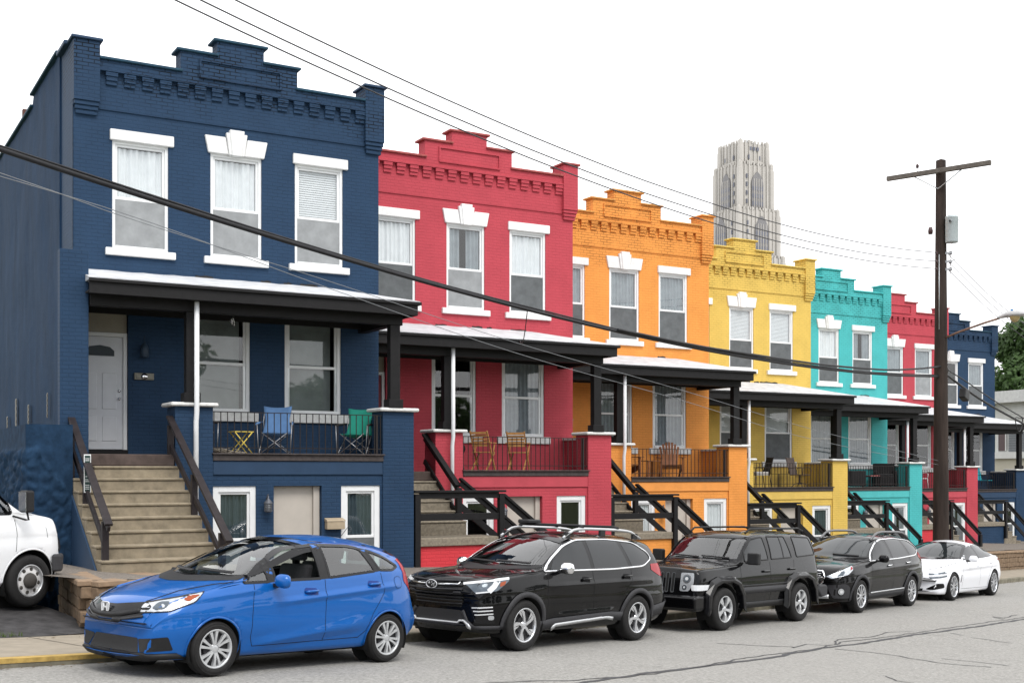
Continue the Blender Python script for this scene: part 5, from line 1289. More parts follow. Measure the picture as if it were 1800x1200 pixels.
pane(c, 'rear_quarter_window', [(3.72,0,1.14,.03),(3.52,0,1.465,.04),(3.92,0,1.43,.08),(4.2,0,1.32,.06),(4.26,0,1.23,.05),(4.02,0,1.15,.08)], SG)
c.strip('chrome_window_line', rpoly(c.to2(dlo, 90), .05), .022, 90, .008, CHROME, closed=True, thick=.008)
gp_ = rpoly([(-.36,.60),(-.48,.74),(-.42,.86),(.42,.86),(.48,.74),(.36,.60)], .03)
c.patch('grille', gp_, 0, .004, GLOSSB, mirror=False); c.strip('grille_frame', gp_, .03, 0, .016, CHROME, closed=True, mirror=False, thick=.015)
for z in (.65,.69,.77,.81): c.strip('grille_bar', [(-.40,z),(.40,z)], .012, 0, .014, SILVER, mirror=False, thick=.01)
c.strip('grille_bar', [(-.44,.73),(.44,.73)], .03, 0, .016, SILVER, mirror=False, thick=.012)
hl = rpoly(c.to2([(.06,-.53,.76,.01),(.25,-.76,.88,.03),(.60,-.86,.98,.02),(.62,-.86,.90,.03),(.42,-.84,.80,.03),(.12,-.62,.72,.02)], 40), .02)
c.patch('headlight', hl, 40, .005, LAMPS, grid=.03)
c.patch('headlight_lens', rpoly(c.to2([(.20,-.68,.76),(.28,-.76,.87),(.36,-.80,.87),(.32,-.78,.78)], 40), .04), 40, .009, LAMPD)
c.patch('indicator_lens', rpoly(c.to2([(.55,-.86,.965),(.50,-.85,.88),(.61,-.86,.92)], 40), .02), 40, .008, REDL)
c.patch('fog_recess', rpoly(c.to2([(.06,-.56,.58),(.10,-.66,.32),(.45,-.90,.32),(.42,-.89,.56),(.3,-.85,.62)], 40), .05), 40, .004, PLASTG)
for rr_, o_, mt in ((.085, .012, PLAST), (.065, .018, LAMPS), (.035, .024, LAMPW)): c.patch('fog_light', [(c.to2([(.22,-.78,0)], 40)[0][0]+rr_*math.cos(2*math.pi*k/20), .46+rr_*math.sin(2*math.pi*k/20)) for k in range(20)], 40, o_, mt, grid=.2)
c.strip('bumper_blade', [(-.55,.36),(.55,.36)], .06, 0, .02, SILVER, mirror=False, thick=.02); c.patch('lower_grille', rpoly([(-.5,.40),(-.45,.55),(.45,.55),(.5,.40)], .03), 0, .004, PLAST, mirror=False)
c.patch('tail_light', rpoly(c.to2([(4.22,-.84,1.10),(4.28,-.82,1.19),(4.6,-.72,1.14),(4.72,-.66,1.04),(4.5,-.80,.98)], 120), .02), 120, .006, REDL, grid=.03)
for pth in ([(1.52,0,1.02),(1.52,0,.40)], [(2.65,0,1.08),(2.65,0,.38)], [(3.66,0,1.12),(3.58,0,.92),(3.34,0,.70),(3.26,0,.40)]): c.strip('panel_gap', pth, .007, 90, .0015, SEAM)
arch_flare(c, PLASTG, .075)
c.strip('sill_cladding', [(1.34,0,.34),(3.3,0,.36)], .13, 90, .012, PLASTG, thick=.02); c.strip('sill_blade', [(1.45,0,.40),(3.25,0,.43)], .03, 90, .026, SILVER, thick=.012)
for x, z in ((2.42,.94),(3.48,.98)):
    for sg in (-1, 1):
        y = -c.hit(-x, z, 90, 0).y; MB().tube([(x-.10, sg*y, z), (x-.08, sg*(y+.035), z+.005), (x+.08, sg*(y+.035), z+.015), (x+.10, sg*y, z+.015)], .014, 8).build('door_handle', CHROME, c.root)
c.mirror_(1.80, .87, 1.11, DGY, sc=1.05)
for sg in (-1, 1):
    pts = [(2.1+2.1*k/16, sg*.58, c.F['top'](2.1+2.1*k/16)-.03+.075*min(1, min(k, 16-k)/2.5)) for k in range(17)]; MB().tube(pts, .026, 8).build('roof_rail', plain('grey_rail', (.16,.16,.165), .4, .4), c.root)
c.seats((2.25, 3.2), .72); c.dash(1.62, 1.06, .66); wiper(c, [(-.60,1.14),(-.05,1.16)])
c.finish(); c.wheels(spoke_wheel(10, 'thin', ALLOY)); c.place(16.2, 18.85)
# ---- white sedan
P = dict(L=4.69, wmax=.915, xf=.86, xr=3.695, Ra=.365, rt=.335, rr=.245, tw=.23, gc=.15, zm=.56, crown=.075, kb=.06, kr=.10, bend=.32, bendr=.18, bl=.65, flare=.022, tuck=.08,
 top=[(0,.56),(.02,.66),(.06,.72),(.15,.775),(.5,.86),(1.0,.925),(1.35,.965),(1.6,1.08),(1.95,1.24),(2.2,1.325),(2.5,1.38),(2.85,1.40),(3.2,1.375),(3.6,1.29),(3.95,1.17),(4.15,1.09),(4.35,1.055),(4.5,1.04),(4.58,.98),(4.65,.80),(4.69,.60)],
 bot=[(0,.22),(.15,.16),(.5,.15),(4.1,.17),(4.69,.34)],
 belt=[(0,.52),(.1,.66),(.3,.74),(.8,.84),(1.3,.89),(2,.915),(3.2,.955),(3.9,.985),(4.4,.98),(4.69,.56)],
 wm=[(0,.72),(.06,.79),(.2,.845),(.5,.885),(1.2,.90),(3.6,.90),(4.2,.88),(4.5,.84),(4.69,.76)],
 wb=[(0,.64),(.1,.71),(.3,.78),(.7,.82),(1.3,.84),(2.5,.85),(3.5,.84),(4.1,.80),(4.5,.74),(4.69,.66)],
 wr=[(0,.54),(.3,.64),(.8,.69),(1.3,.72),(1.7,.665),(2.2,.60),(2.9,.585),(3.5,.585),(4.0,.62),(4.3,.68),(4.69,.56)],
 crease=[(1.3,.74,4.2,.80,.020,.06)])
WHP = carpaint('white_car_paint', (.78,.79,.82), 0, flake=.01, rough=.3)
c = Car('sedan', 'low white sedan parked last in line in front of the utility pole', GRP, P, WHP)
c.window('windscreen', [(0,-.74,.985,.03),(0,-.58,1.275,.06),(0,-.3,1.335,.2),(0,.3,1.335,.2),(0,.58,1.275,.06),(0,.74,.985,.03),(0,.3,.965,.2),(0,-.3,.965,.2)], 0, WSD, mirror=False, rim=.03, hole=False)
c.window('rear_window', [(0,-.60,1.07,.05),(0,-.54,1.26,.05),(0,.54,1.26,.05),(0,.60,1.07,.05)], 180, WSD, mirror=False, hole=False)
dlo = [(1.55,0,.935,.03),(1.85,0,1.10,.05),(2.2,0,1.24,.12),(2.55,0,1.30,.1),(3.1,0,1.295,.1),(3.55,0,1.20,.1),(3.88,0,1.05,.04),(3.75,0,1.005,.05),(3.0,0,.975,.1)]
c.patch('window_surround', rpoly(c.to2(dlo, 90), .04), 90, .001, GLOSSB)
pane(c, 'door_window', [(1.72,0,.955,.02),(1.92,0,1.11,.05),(2.25,0,1.235,.1),(2.62,0,1.275,.02),(2.66,0,.975,.02)], SG)
pane(c, 'rear_door_window', [(2.74,0,.98,.02),(2.72,0,1.28,.03),(3.1,0,1.275,.05),(3.5,0,1.185,.03),(3.74,0,1.06,.03),(3.66,0,1.015,.03)], SG)
c.patch('grille', rpoly([(-.12,.24),(-.36,.52),(-.28,.60),(.28,.60),(.36,.52),(.12,.24)], .06), 0, .005, GLOSSB, mirror=False)
for zo in (0, -.085): c.strip('headlight', c.to2([(.12,-.56,.64+zo),(.30,-.74,.66+zo),(.52,-.82,.69+zo)], 40), .05, 40, .006, LAMPD); c.strip('headlight_lens', c.to2([(.12,-.56,.655+zo),(.30,-.74,.675+zo),(.50,-.82,.705+zo)], 40), .014, 40, .010, LAMPW)
c.patch('air_intake', rpoly(c.to2([(.10,-.50,.28),(.12,-.60,.26),(.40,-.84,.32),(.36,-.83,.42),(.2,-.72,.42)], 40), .04), 40, .005, GLOSSB)
c.strip('air_intake', [(-.40,.25),(.40,.25)], .08, 0, .006, GLOSSB, mirror=False)
c.patch('fender_vent', rpoly(c.to2([(1.32,0,.42),(1.36,0,.60),(1.40,0,.60),(1.37,0,.42)], 90), .01), 90, .003, GLOSSB)
for pth in ([(1.50,0,.90),(1.48,0,.30)], [(2.69,0,.96),(2.69,0,.30)], [(3.66,0,1.0),(3.52,0,.78),(3.34,0,.60),(3.28,0,.30)], [(1.42,0,.26),(3.3,0,.24)]): c.strip('panel_gap', pth, .007, 90, .0015, SEAM)
c.strip('panel_gap', [(1.30,-.76,.89),(.85,-.76,.85),(.45,-.72,.79),(.16,-.52,.73)], .007, 60, .0015, SEAM)
for x, z in ((2.50,.80),(3.45,.84)):
    for sg in (-1, 1):
        y = -c.hit(-x, z, 90, 0).y; MB().tube([(x-.10, sg*y, z), (x-.08, sg*(y+.03), z+.005), (x+.08, sg*(y+.03), z+.01), (x+.10, sg*y, z+.01)], .012, 8).build('door_handle', CHROME, c.root)
c.patch('tail_light', rpoly(c.to2([(4.2,-.84,.90),(4.25,-.84,.94),(4.6,-.70,.90),(4.6,-.70,.84)], 120), .02), 120, .006, REDL, grid=.03)
c.patch('roof_aerial', [(3.45,-.03),(3.45,.03),(3.60,.02),(3.60,-.02)], 'top', .03, WHP, mirror=False)
arch_lip(c, WHP); c.mirror_(1.84, .85, .985, WHP)
c.seats((2.3, 3.15), .50); c.dash(1.7, .92, .62)
c.finish(); c.wheels(spoke_wheel(10, 'thin', ALLOY)); c.place(21.42, 24.2)
# ---- white van, nose just inside the frame
P = dict(L=5.69, wmax=1.0, xf=.72, xr=4.33, Ra=.44, rt=.365, rr=.22, tw=.225, gc=.30, zm=.85, crown=.07, kb=.05, kr=.14, bend=.20, bendr=.03, bl=.5, flare=.02, tuck=.06, cat='van',
 top=[(0,.85),(.02,1.10),(.05,1.21),(.12,1.27),(.4,1.33),(.70,1.37),(.95,1.52),(1.25,1.80),(1.45,1.96),(1.7,2.05),(2.2,2.08),(5.3,2.07),(5.6,2.03),(5.65,1.5),(5.69,1.0)],
 bot=[(0,.42),(.2,.34),(.6,.32),(5.2,.34),(5.69,.45)],
 belt=[(0,.80),(.05,1.08),(.15,1.17),(.5,1.22),(.9,1.25),(2,1.27),(5.3,1.25),(5.69,.95)],
 wm=[(0,.90),(.06,.93),(.3,.98),(1,.995),(5.3,.995),(5.69,.95)],
 wb=[(0,.86),(.1,.90),(.4,.94),(1,.965),(5.3,.97),(5.69,.92)],
 wr=[(0,.76),(.4,.82),(.75,.87),(1.1,.86),(1.6,.84),(5.3,.84),(5.69,.80)], crease=[])
c = Car('cargo_van', 'plain white cargo van beside the house, only its nose showing at the left edge', None, P, carpaint('white_van_paint', (.80,.81,.82), 0, flake=.01, rough=.45))
c.window('windscreen', [(0,-.84,1.34,.05),(0,-.76,1.90,.08),(0,.76,1.90,.08),(0,.84,1.34,.05)], 0, CGLASS, mirror=False, rim=.04)
c.window('door_window', [(1.02,0,1.30,.03),(1.02,0,1.46,.03),(1.36,0,1.78,.06),(1.80,0,1.84,.05),(1.95,0,1.30,.04)], 90, CGLASS, rim=.035)
c.patch('grille', rpoly([(-.55,.72),(-.55,1.02),(.55,1.02),(.55,.72)], .03), 0, .006, PLAST, mirror=False)
c.patch('headlight', rpoly([(.60,.76),(.60,1.0),(.82,1.0),(.84,.76)], .03), 0, .006, LAMPS)
c.strip('side_marker', [(.10,0,.82),(.10,0,.92)], .04, 90, .006, AMBER)
MB().add([(x_, y_, z_) for y_, dx_ in ((-.99,.24),(-.80,.06),(0,-.02),(.80,.06),(.99,.24)) for x_, z_ in ((-.07+dx_,.46),(-.08+dx_,.70),(.12+dx_,.71),(.12+dx_,.46))], [(i*4+j, i*4+(j+1) % 4, (i+1)*4+(j+1) % 4, (i+1)*4+j) for i in range(4) for j in range(4)]+[(3,2,1,0),(16,17,18,19)]).build('front_bumper', PLASTG, c.root, bevel=.03, fixn=True, bseg=2)
for pth in ([(.98,0,1.22),(.96,0,1.0),(.98,0,.78)], [(2.05,0,1.95),(2.05,0,.42)], [(.45,0,1.10),(.42,0,.95)]): c.strip('panel_gap', pth, .008, 90, .0015, SEAM)
arch_lip(c, c.paint)
for sg in (-1, 1):
    m = MB().box(.86, 1.0, sg*1.15-.085, sg*1.15+.085, 1.32, 1.62); o = m.build('door_mirror', PLAST, c.root, bevel=.03, bseg=2)
    MB().tube([(1.0, sg*.96, 1.27), (.94, sg*1.14, 1.22), (.94, sg*1.2, 1.22), (.94, sg*1.17, 1.32)], .014, 6).build('mirror_arm', PLAST, o)
    MB().box(1.001, 1.006, sg*1.15-.07, sg*1.15+.07, 1.34, 1.60).build('mirror_glass', CHROME, o)
MB().prism([(.9,1.22),(1.05,1.24),(1.05,.9),(.9,.9)], -.8, .8).build('dashboard', CABIN, c.root, fixn=True)
c.seats((1.6,), 1.0)
c.finish(); c.wheels(spoke_wheel(8, 'steel', SILVER, back=plain('white_steel_disc', (.62,.61,.60), .4, .2)))
vh = R(62); rz = vh+math.pi; wx, wy = -6.66, 17.1
c.root.rotation_euler = (0, 0, rz)
lx_ = Vector((math.cos(rz), math.sin(rz))); ly_ = Vector((-math.sin(rz), math.cos(rz))); o2 = Vector((wx, wy))-lx_*c.P['xf']-ly_*c.P['wmax']
c.root.location = (o2.x, o2.y, -1.86)
# ---------------------------------------------------------------- porch furniture
def at_porch(name, k, u, v, rz, label, cat, group=None, h=.332):
    return empty(name, HW(k, u, v, h), AL+rz, label, cat, group)
STEELT = plain('dull_steel_tube', (.30,.30,.31), .4, .7, bump=0)
def camp_chair(k, u, v, rz, fab, label):
    T = at_porch('camping_chair', k, u, v, rz, label, 'chair', 'folding camping chairs on the first porch')
    m = MB(); vs = []; n = 8
    for i in range(n+1):
        q = i/n; z = .42+.52*q; y = .16+.13*q
        for j in range(n+1):
            a = -1+2*j/n; w_ = .25+.02*math.cos(q*6); vs.append((a*w_, y+.05*(1-a*a)*(.6+.4*q), z+(.03*a*a if i == n else 0)))
    m.add(vs, [(i*(n+1)+j, i*(n+1)+j+1, (i+1)*(n+1)+j+1, (i+1)*(n+1)+j) for i in range(n) for j in range(n)], True)
    o = m.build('backrest', fab, T); md = o.modifiers.new('t', 'SOLIDIFY'); md.thickness = .012
    m = MB(); m.add([(-.25,-.24,.44),(.25,-.24,.44),(.23,.18,.40),(-.23,.18,.40),(0,-.03,.36)], [(0,1,4),(1,2,4),(2,3,4),(3,0,4)], True)
    o = m.build('seat', fab, T); md = o.modifiers.new('t', 'SOLIDIFY'); md.thickness = .012
    for a, b in (((-.30,-.27,.01),(.25,-.24,.44)), ((.30,-.27,.01),(-.25,-.24,.44)), ((-.30,.27,.01),(.24,.20,.44)), ((.30,.27,.01),(-.24,.20,.44)), ((-.30,-.27,.01),(-.26,.2,.44)), ((.30,-.27,.01),(.26,.2,.44))):
        MB().tube([a, b], .010, 6).build('leg', STEELT, T)
    for s_ in (-1, 1):
        MB().tube([(s_*.25,.19,.40),(s_*.27,.24,.68),(s_*.25,.31,.95)], .010, 6).build('back_frame', STEELT, T)
        MB().tube([(s_*.29,.24,.66),(s_*.33,0,.63),(s_*.34,-.26,.60)], [.012,.022,.024], 6).build('armrest', fab if fab is BLUEF else BLACKF, T)
        MB().tube([(s_*.30,-.27,.02),(s_*.33,-.26,.60)], .010, 6).build('leg', STEELT, T)
camp_chair(0, -2.58, -.95, -.45, BLUEF, 'blue canvas camping chair in the middle of the first porch')
camp_chair(0, -.92, -.95, -.75, GREENF, 'green canvas camping chair at the right end of the first porch')
camp_chair(0, -4.15, -.95, .3, plain('navy_canvas', (.02,.04,.08), .85), 'dark camping chair half hidden by the first porch pier')
T = at_porch('folding_stool', 0, -3.32, -1.1, .1, 'small yellow metal folding stool beside the blue camping chair', 'stool')
MB().box(-.20,.20,-.13,.13,.435,.45).build('seat', YELLOWM, T)
for y in (-.12, .12):
    MB().tube([(-.17,y,.43),(.19,y,.01)], .011, 6).build('leg', YELLOWM, T); MB().tube([(.17,y,.43),(-.19,y,.01)], .011, 6).build('leg', YELLOWM, T)
rr = random.Random(3); m = MB()
for i in range(26):
    a = rr.uniform(-.3, .3); x = rr.uniform(-.2, .2); m.tube([(x-.22*math.cos(a), rr.uniform(-.1,.1), rr.uniform(.01,.08)), (x, rr.uniform(-.1,.1), rr.uniform(.04,.14)), (x+.24*math.cos(a), rr.uniform(-.1,.1), rr.uniform(.01,.07))], .009, 5)
o = m.build('kindling', plain('grey_twigs', (.24,.21,.17), .9), None); o.location = HW(0, -3.72, -1.25, .335); tag(o, 'pile of dry grey sticks on the floor of the first porch', 'sticks')
# hanging wind chime in the porch window
T = empty('wind_chime', HW(0, -3.42, -.9, 3.095), AL, 'slim wind chime hanging from the ceiling of the first porch', 'wind chime')
MB().tube([(0,0,0),(0,0,-.06)], .003, 5).build('cord', STEELT, T); MB().lathe([(0,-.06),(.045,-.062),(.045,-.075),(0,-.078)], 12).build('top_disc', BLACKW, T)
for k_ in range(4): a = k_*1.57; MB().tube([(.028*math.cos(a),.028*math.sin(a),-.08),(.028*math.cos(a),.028*math.sin(a),-.32+.03*k_)], .007, 6).build('tube', CHROME, T)
def slat_chair(k, u, v, rz, label):
    T = at_porch('folding_chair', k, u, v, rz, label, 'chair', 'slatted teak folding chairs on the red porch')
    m = MB()
    for i in range(6): m.box(-.21,.21,-.20+.07*i,-.145+.07*i,.435,.455)
    m.build('seat', WOODY, T)
    m = MB()
    for i in range(5): y = .20+.02*i; m.box(-.20,.20,y,y+.015,.58+.07*i,.635+.07*i)
    m.build('backrest', WOODY, T)
    for s_ in (-1, 1):
        MB().beam((s_*.215,.30,.93), (s_*.215,-.20,.0), .025, .04, (0,1,0)).build('leg', WOODY, T)
        MB().beam((s_*.185,-.20,.44), (s_*.185,.27,.0), .025, .04, (0,1,0)).build('leg', WOODY, T)
        MB().box(s_*.235-.03,s_*.235+.03,-.16,.24,.655,.675).build('armrest', WOODY, T)
        MB().beam((s_*.235,-.12,.655), (s_*.235,-.02,.44), .02, .03, (0,1,0)).build('arm_support', WOODY, T)
slat_chair(1, -3.10, -.95, R(128), 'left one of two teak slat chairs on the red porch')
slat_chair(1, -2.15, -.95, R(135), 'right one of two teak slat chairs on the red porch')
T = at_porch('radio', 1, -3.75, -.9, .2, 'small black portable grill standing by the pier of the red porch', 'grill')
MB().lathe([(0,.40),(.14,.41),(.18,.50),(.17,.58),(.10,.66),(0,.68)], 16).build('bowl', BLACKW, T)
for a in (0, 2.1, 4.2): MB().tube([(.1*math.cos(a),.1*math.sin(a),.42),(.2*math.cos(a),.2*math.sin(a),.0)], .009, 5).build('leg', STEELT, T)
T.name = 'portable_grill'
def adirondack(k, u, v, rz, label):
    T = at_porch('adirondack_chair', k, u, v, rz, label, 'chair', 'cedar adirondack chairs on the orange porch')
    m = MB()
    for i in range(7):
        a = (i-3)/3; hgt = 1.02-.14*a*a; m.beam((a*.17,.16,.30), (a*.26,.42,hgt), .062, .018, (0,1,0))
    m.build('backrest', WOODR, T)
    m = MB()
    for i in range(6): m.box(-.27,.27,-.34+.085*i,-.265+.085*i,.36-.022*i,.378-.022*i)
    m.build('seat', WOODR, T)
    for s_ in (-1, 1):
        MB().box(s_*.34-.06,s_*.34+.06,-.42,.30,.56,.58).build('armrest', WOODR, T)
        MB().box(s_*.30-.015,s_*.30+.015,-.38,-.28,.0,.56).build('leg', WOODR, T)
        MB().prism([(-.36,.36),(-.36,.24),(.42,.0),(.52,.0),(.1,.28)], s_*.28-.012, s_*.28+.012, 'x').build('leg', WOODR, T, fixn=True)
adirondack(2, -2.0, -.75, -.55, 'cedar adirondack chair at the centre of the orange porch')
adirondack(2, -3.60, -.75, -.1, 'cedar adirondack chair partly hidden by the left pier of the orange porch')
T = at_porch('side_table', 2, -2.78, -.85, 0, 'low square cedar table between the two adirondack chairs', 'table')
m = MB()
for i in range(5): m.box(-.25,.25,-.24+.1*i,-.15+.1*i,.46,.48)
m.build('table_top', WOODR, T)
for a in (-1, 1):
    for b in (-1, 1): MB().box(a*.21-.02,a*.21+.02,b*.2-.02,b*.2+.02,0,.459).build('leg', WOODR, T)
def patio_chair(name, k, u, v, rz, label, fm, fr, swivel=False, cushion=None, group=None):
    T = at_porch(name, k, u, v, rz, label, 'chair', group)
    MB().prism([(.22,.42),(.25,.42),(.38,.98),(.35,.98)], -.26, .26, 'x').build('backrest', fm, T, fixn=True, bevel=.008)
    MB().box(-.27,.27,-.26,.24,.40,.43).build('seat', cushion or fm, T, bevel=.008)
    if cushion: MB().box(-.26,.26,-.26,.22,.431,.52).build('cushion', cushion, T, bevel=.03, bseg=2)
    for s_ in (-1, 1):
        MB().tube([(s_*.29,.27,.45),(s_*.30,.24,.64),(s_*.30,-.18,.66),(s_*.30,-.26,.60),(s_*.29,-.24,.42)], .013, 6).build('armrest', fr, T)
        MB().tube([(s_*.26,.22,.40),(s_*.27,.38,1.0)], .013, 6).build('back_frame', fr, T)
        if not swivel:
            MB().tube([(s_*.28,-.24,.42),(s_*.29,-.27,.0)], .013, 6).build('leg', fr, T); MB().tube([(s_*.28,.24,.42),(s_*.29,.30,.0)], .013, 6).build('leg', fr, T)
    if swivel:
        MB().lathe([(.03,.40),(.025,.12),(.05,.10)], 12).build('pedestal', fr, T)
        for i in range(4): a = .78+i*1.57; MB().tube([(0,0,.16),(.16*math.cos(a),.16*math.sin(a),.12),(.30*math.cos(a),.30*math.sin(a),.01)], .012, 6).build('leg', fr, T)
        MB().tube([(.17*math.cos(a_), .17*math.sin(a_), .36) for a_ in [i*2*math.pi/16 for i in range(16)]], .008, 5, closed=True).build('swivel_ring', fr, T)
patio_chair('patio_chair', 3, -3.05, -.85, -1.9, 'black metal patio armchair with a pale cushion on the yellow porch', BLACKF, IRON, cushion=plain('pale_cushion', (.45,.43,.40), .9))
patio_chair('patio_chair', 3, -1.40, -.95, .35, 'brown sling swivel rocker at the right of the yellow porch', BROWNF, BROWNF, swivel=True)
T = at_porch('side_table', 3, -2.35, -1.0, 0, 'thin dark metal side table between the two yellow porch chairs', 'table')
MB().box(-.22,.22,-.22,.22,.44,.455).build('table_top', IRON, T)
for a in (-1, 1):
    for b in (-1, 1): MB().tube([(a*.2,b*.2,.44),(a*.2,b*.2,0)], .010, 5).build('leg', IRON, T)
def wicker(k, u, v, rz, label):
    T = at_porch('wicker_armchair', k, u, v, rz, label, 'armchair', 'black wicker armchairs on the turquoise porch')
    MB().box(-.30,.30,-.34,.24,.05,.42).build('seat', BLACKF, T, bevel=.03, bseg=2); MB().box(-.28,.28,-.33,.20,.422,.50).build('cushion', plain('charcoal_cushion', (.03,.03,.032), .9), T, bevel=.03, bseg=2)
    MB().prism([(.20,.06),(.34,.06),(.42,.88),(.30,.90)], -.40, .40, 'x').build('backrest', BLACKF, T, bevel=.03, fixn=True, bseg=2)
    for s_ in (-1, 1): MB().box(s_*.36-.055,s_*.36+.055,-.36,.22,.04,.62).build('armrest', BLACKF, T, bevel=.03, bseg=2)
wicker(4, -2.65, -.75, 1.2, 'left one of the two black wicker armchairs on the turquoise porch')
wicker(4, -.95, -.75, -.7, 'right one of the two black wicker armchairs on the turquoise porch')
T = at_porch('coffee_table', 4, -1.80, -.9, 0, 'low black table with a red and white cloth on the turquoise porch', 'table')
MB().box(-.30,.30,-.22,.22,.38,.42).build('table_top', BLACKF, T); MB().box(-.25,.25,-.18,.18,.421,.44).build('cloth', plain('red_white_cloth', (.55,.18,.17), .9, var=.6, scale=16), T)
for a in (-1, 1):
    for b in (-1, 1): MB().box(a*.26-.02,a*.26+.02,b*.18-.02,b*.18+.02,0,.379).build('leg', BLACKF, T)
patio_chair('garden_chair', 5, -2.75, -1.0, .2, 'white garden chair on the crimson porch left of the utility pole', plain('white_resin', (.7,.7,.69), .5), plain('white_resin', (.7,.7,.69), .5))
patio_chair('garden_chair', 6, -1.95, -1.0, .3, 'teal fabric chair on the last navy porch', TEALF, IRON)
# small sign on the stair rail of the near house
T = empty('sign', HW(0, -6.50, -3.08, .30), AL, 'narrow black and white sign on the left rail of the first stairs', 'sign')
MB().box(-.055,.055,-.02,-.008,-.62,.0).build('sign_panel', plain('sign_white', (.70,.71,.70), .5, var=.03), T)
MB().box(-.042,.042,-.0235,-.0205,-.605,-.02).build('sign_face', plain('sign_green_black', (.02,.045,.04), .5), T)
m = MB(); m.add([(.030*math.cos(a), -.0255, -.23+.095*math.sin(a)) for a in [2*math.pi*k/24 for k in range(24)]], [list(range(24))]); m.build('sign_emblem', plain('sign_white', 0), T)
m = MB()
for z, n in ((-.07,5),(-.10,4),(-.36,4),(-.41,3),(-.44,5),(-.50,4),(-.53,5),(-.56,3)):
    for i in range(n): x = -.032+.064*i/n; m.box(x, x+.064/n*.62, -.0255, -.0237, z-.008, z+.008)
m.build('sign_lettering', plain('sign_white', 0), T)

# ---------------------------------------------------------------- utility pole, lamp, wires
PB = ST(26.3, 2.2); ND = Vector((DY, -DX, 0))         # ND points across the road
POLEM = plain('weathered_pole_wood', (.030,.021,.017), .9, var=.6, scale=5, bump=1.0, stretch=(1,1,.12))
T = empty('utility_pole', PB, HD-math.pi/2, 'tall weathered wooden utility pole with a cross arm and grey transformer', 'utility pole')
# local frame: x = across the road towards the camera, y = along the street
def zl(z): return z-PB.z
m = MB(); prof = []
for i in range(41):
    q = i/40; prof.append((.232-.098*q+noise.noise(Vector((0, 0, q*9)))*.008, zl(PB.z)-.3+(8.76-PB.z+.3)*q))
m.lathe(prof+[(0, prof[-1][1]+.05)], 18); m.build('shaft', POLEM, T)
GREYWD = plain('grey_crossarm_wood', (.11,.098,.085), .85, var=.3, scale=6, bump=.7)
MB().box(-1.47,1.47,-.30,-.19,zl(8.36),zl(8.49)).build('cross_arm', GREYWD, T, bevel=.01)
for s_ in (-1, 1): MB().tube([(s_*.68,-.24,zl(8.37)),(0,-.20,zl(7.93))], .016, 6).build('brace', GALV, T)
INS = plain('brown_porcelain', (.06,.03,.03), .2, bump=0)
def insul(x, y, z, sz=1.0):
    MB().lathe([(.0,.0),(.03*sz,.0),(.055*sz,.02*sz),(.03*sz,.04*sz),(.055*sz,.06*sz),(.03*sz,.085*sz),(.03*sz,.11*sz),(0,.115*sz)], 12, 'z', (x, y, z)).tube([(x,y,z-.10),(x,y,z)], .008, 5).build('insulator', INS, T)
insul(-.58, -.24, zl(8.60), 1.0)
for z in (6.14, 5.90, 5.69):
    MB().box(-.02,.34,-.05,-.02,zl(z)-.03,zl(z)+.03).build('bracket', GALV, T); insul(.27, .0, zl(z)-.05, .9); insul(-.02, -.27, zl(z)-.05, .8)
TR = plain('transformer_grey', (.42,.47,.48), .45, .1, var=.06, bump=.05)
o = MB().lathe([(0,zl(7.19)),(.10,zl(7.18)),(.175,zl(7.13)),(.18,zl(7.10)),(.172,zl(7.09)),(.172,zl(6.44)),(.16,zl(6.41)),(0,zl(6.41))], 28, 'z', (.33,-.06,0)).build('transformer', TR, T)
MB().lathe([(0,.06),(.03,.05),(.045,.02),(.03,0),(.045,-.02),(.03,-.04)], 12, 'y', (.37,-.27,zl(6.98))).build('bushing', plain('grey_porcelain', (.25,.26,.27), .3), o)
MB().box(.17,.23,-.1,.0,zl(6.6),zl(6.7)).box(.17,.23,-.1,.0,zl(6.95),zl(7.05)).build('bracket', GALV, T)
MB().lathe([(0,.0),(.06,.01),(.07,.10),(.05,.2),(0,.21)], 12, 'z', (-.25,-.12,zl(6.70))).build('fuse_cutout', INS, T)
MB().tube([(.55,-.12,zl(7.0)),(.62,-.12,zl(6.6)),(.60,-.12,zl(6.0)),(.35,-.05,zl(5.9))], .007, 5).tube([(.52,-.1,zl(7.05)),(.74,-.1,zl(6.75)),(.70,-.1,zl(6.2)),(.35,-.03,zl(6.1))], .007, 5).tube([(.33,-.05,zl(6.42)),(.31,-.05,zl(6.15))], .007, 5).build('jumper_cable', GALV, T)
MB().tube([(.03,-.205,zl(6.1)),(.03,-.21,zl(4.0))], .014, 6).build('conduit', GALV, T)
arm = MB().tube([(.16,-.05,zl(3.78)),(.5,-.05,zl(3.90)),(1.2,-.05,zl(4.10)),(1.62,-.05,zl(4.20))], .030, 8).build('lamp_arm', plain('rusty_arm', (.17,.10,.07), .7, .2, var=.4), T)
hd = MB(); vs = []; n = 16
L = [(0,.05,.05),(.10,.085,.08),(.28,.16,.13),(.52,.19,.13),(.74,.15,.10),(.84,.03,.02)]
for (x, wy, hz) in L:
    for k_ in range(n):
        a = 2*math.pi*k_/n; vs.append((1.58+x, -.05+wy*math.cos(a), zl(4.20)+(.05 if x > .1 else .02)+hz*(math.sin(a) if math.sin(a) > 0 else .35*math.sin(a))))
hd.add(vs, [(i*n+k_, i*n+(k_+1) % n, (i+1)*n+(k_+1) % n, (i+1)*n+k_) for i in range(len(L)-1) for k_ in range(n)]+[list(range(n))], True)
hd.build('street_lamp_head', plain('lamp_head_grey', (.42,.42,.42), .5, .2), T)
MB().lathe([(0,-.16),(.07,-.14),(.125,-.07),(.14,0)], 20, 'z', (2.04,-.05,zl(4.22))).build('street_lamp_lens', plain('amber_diffuser', (.40,.31,.15), .3, bump=0), T)
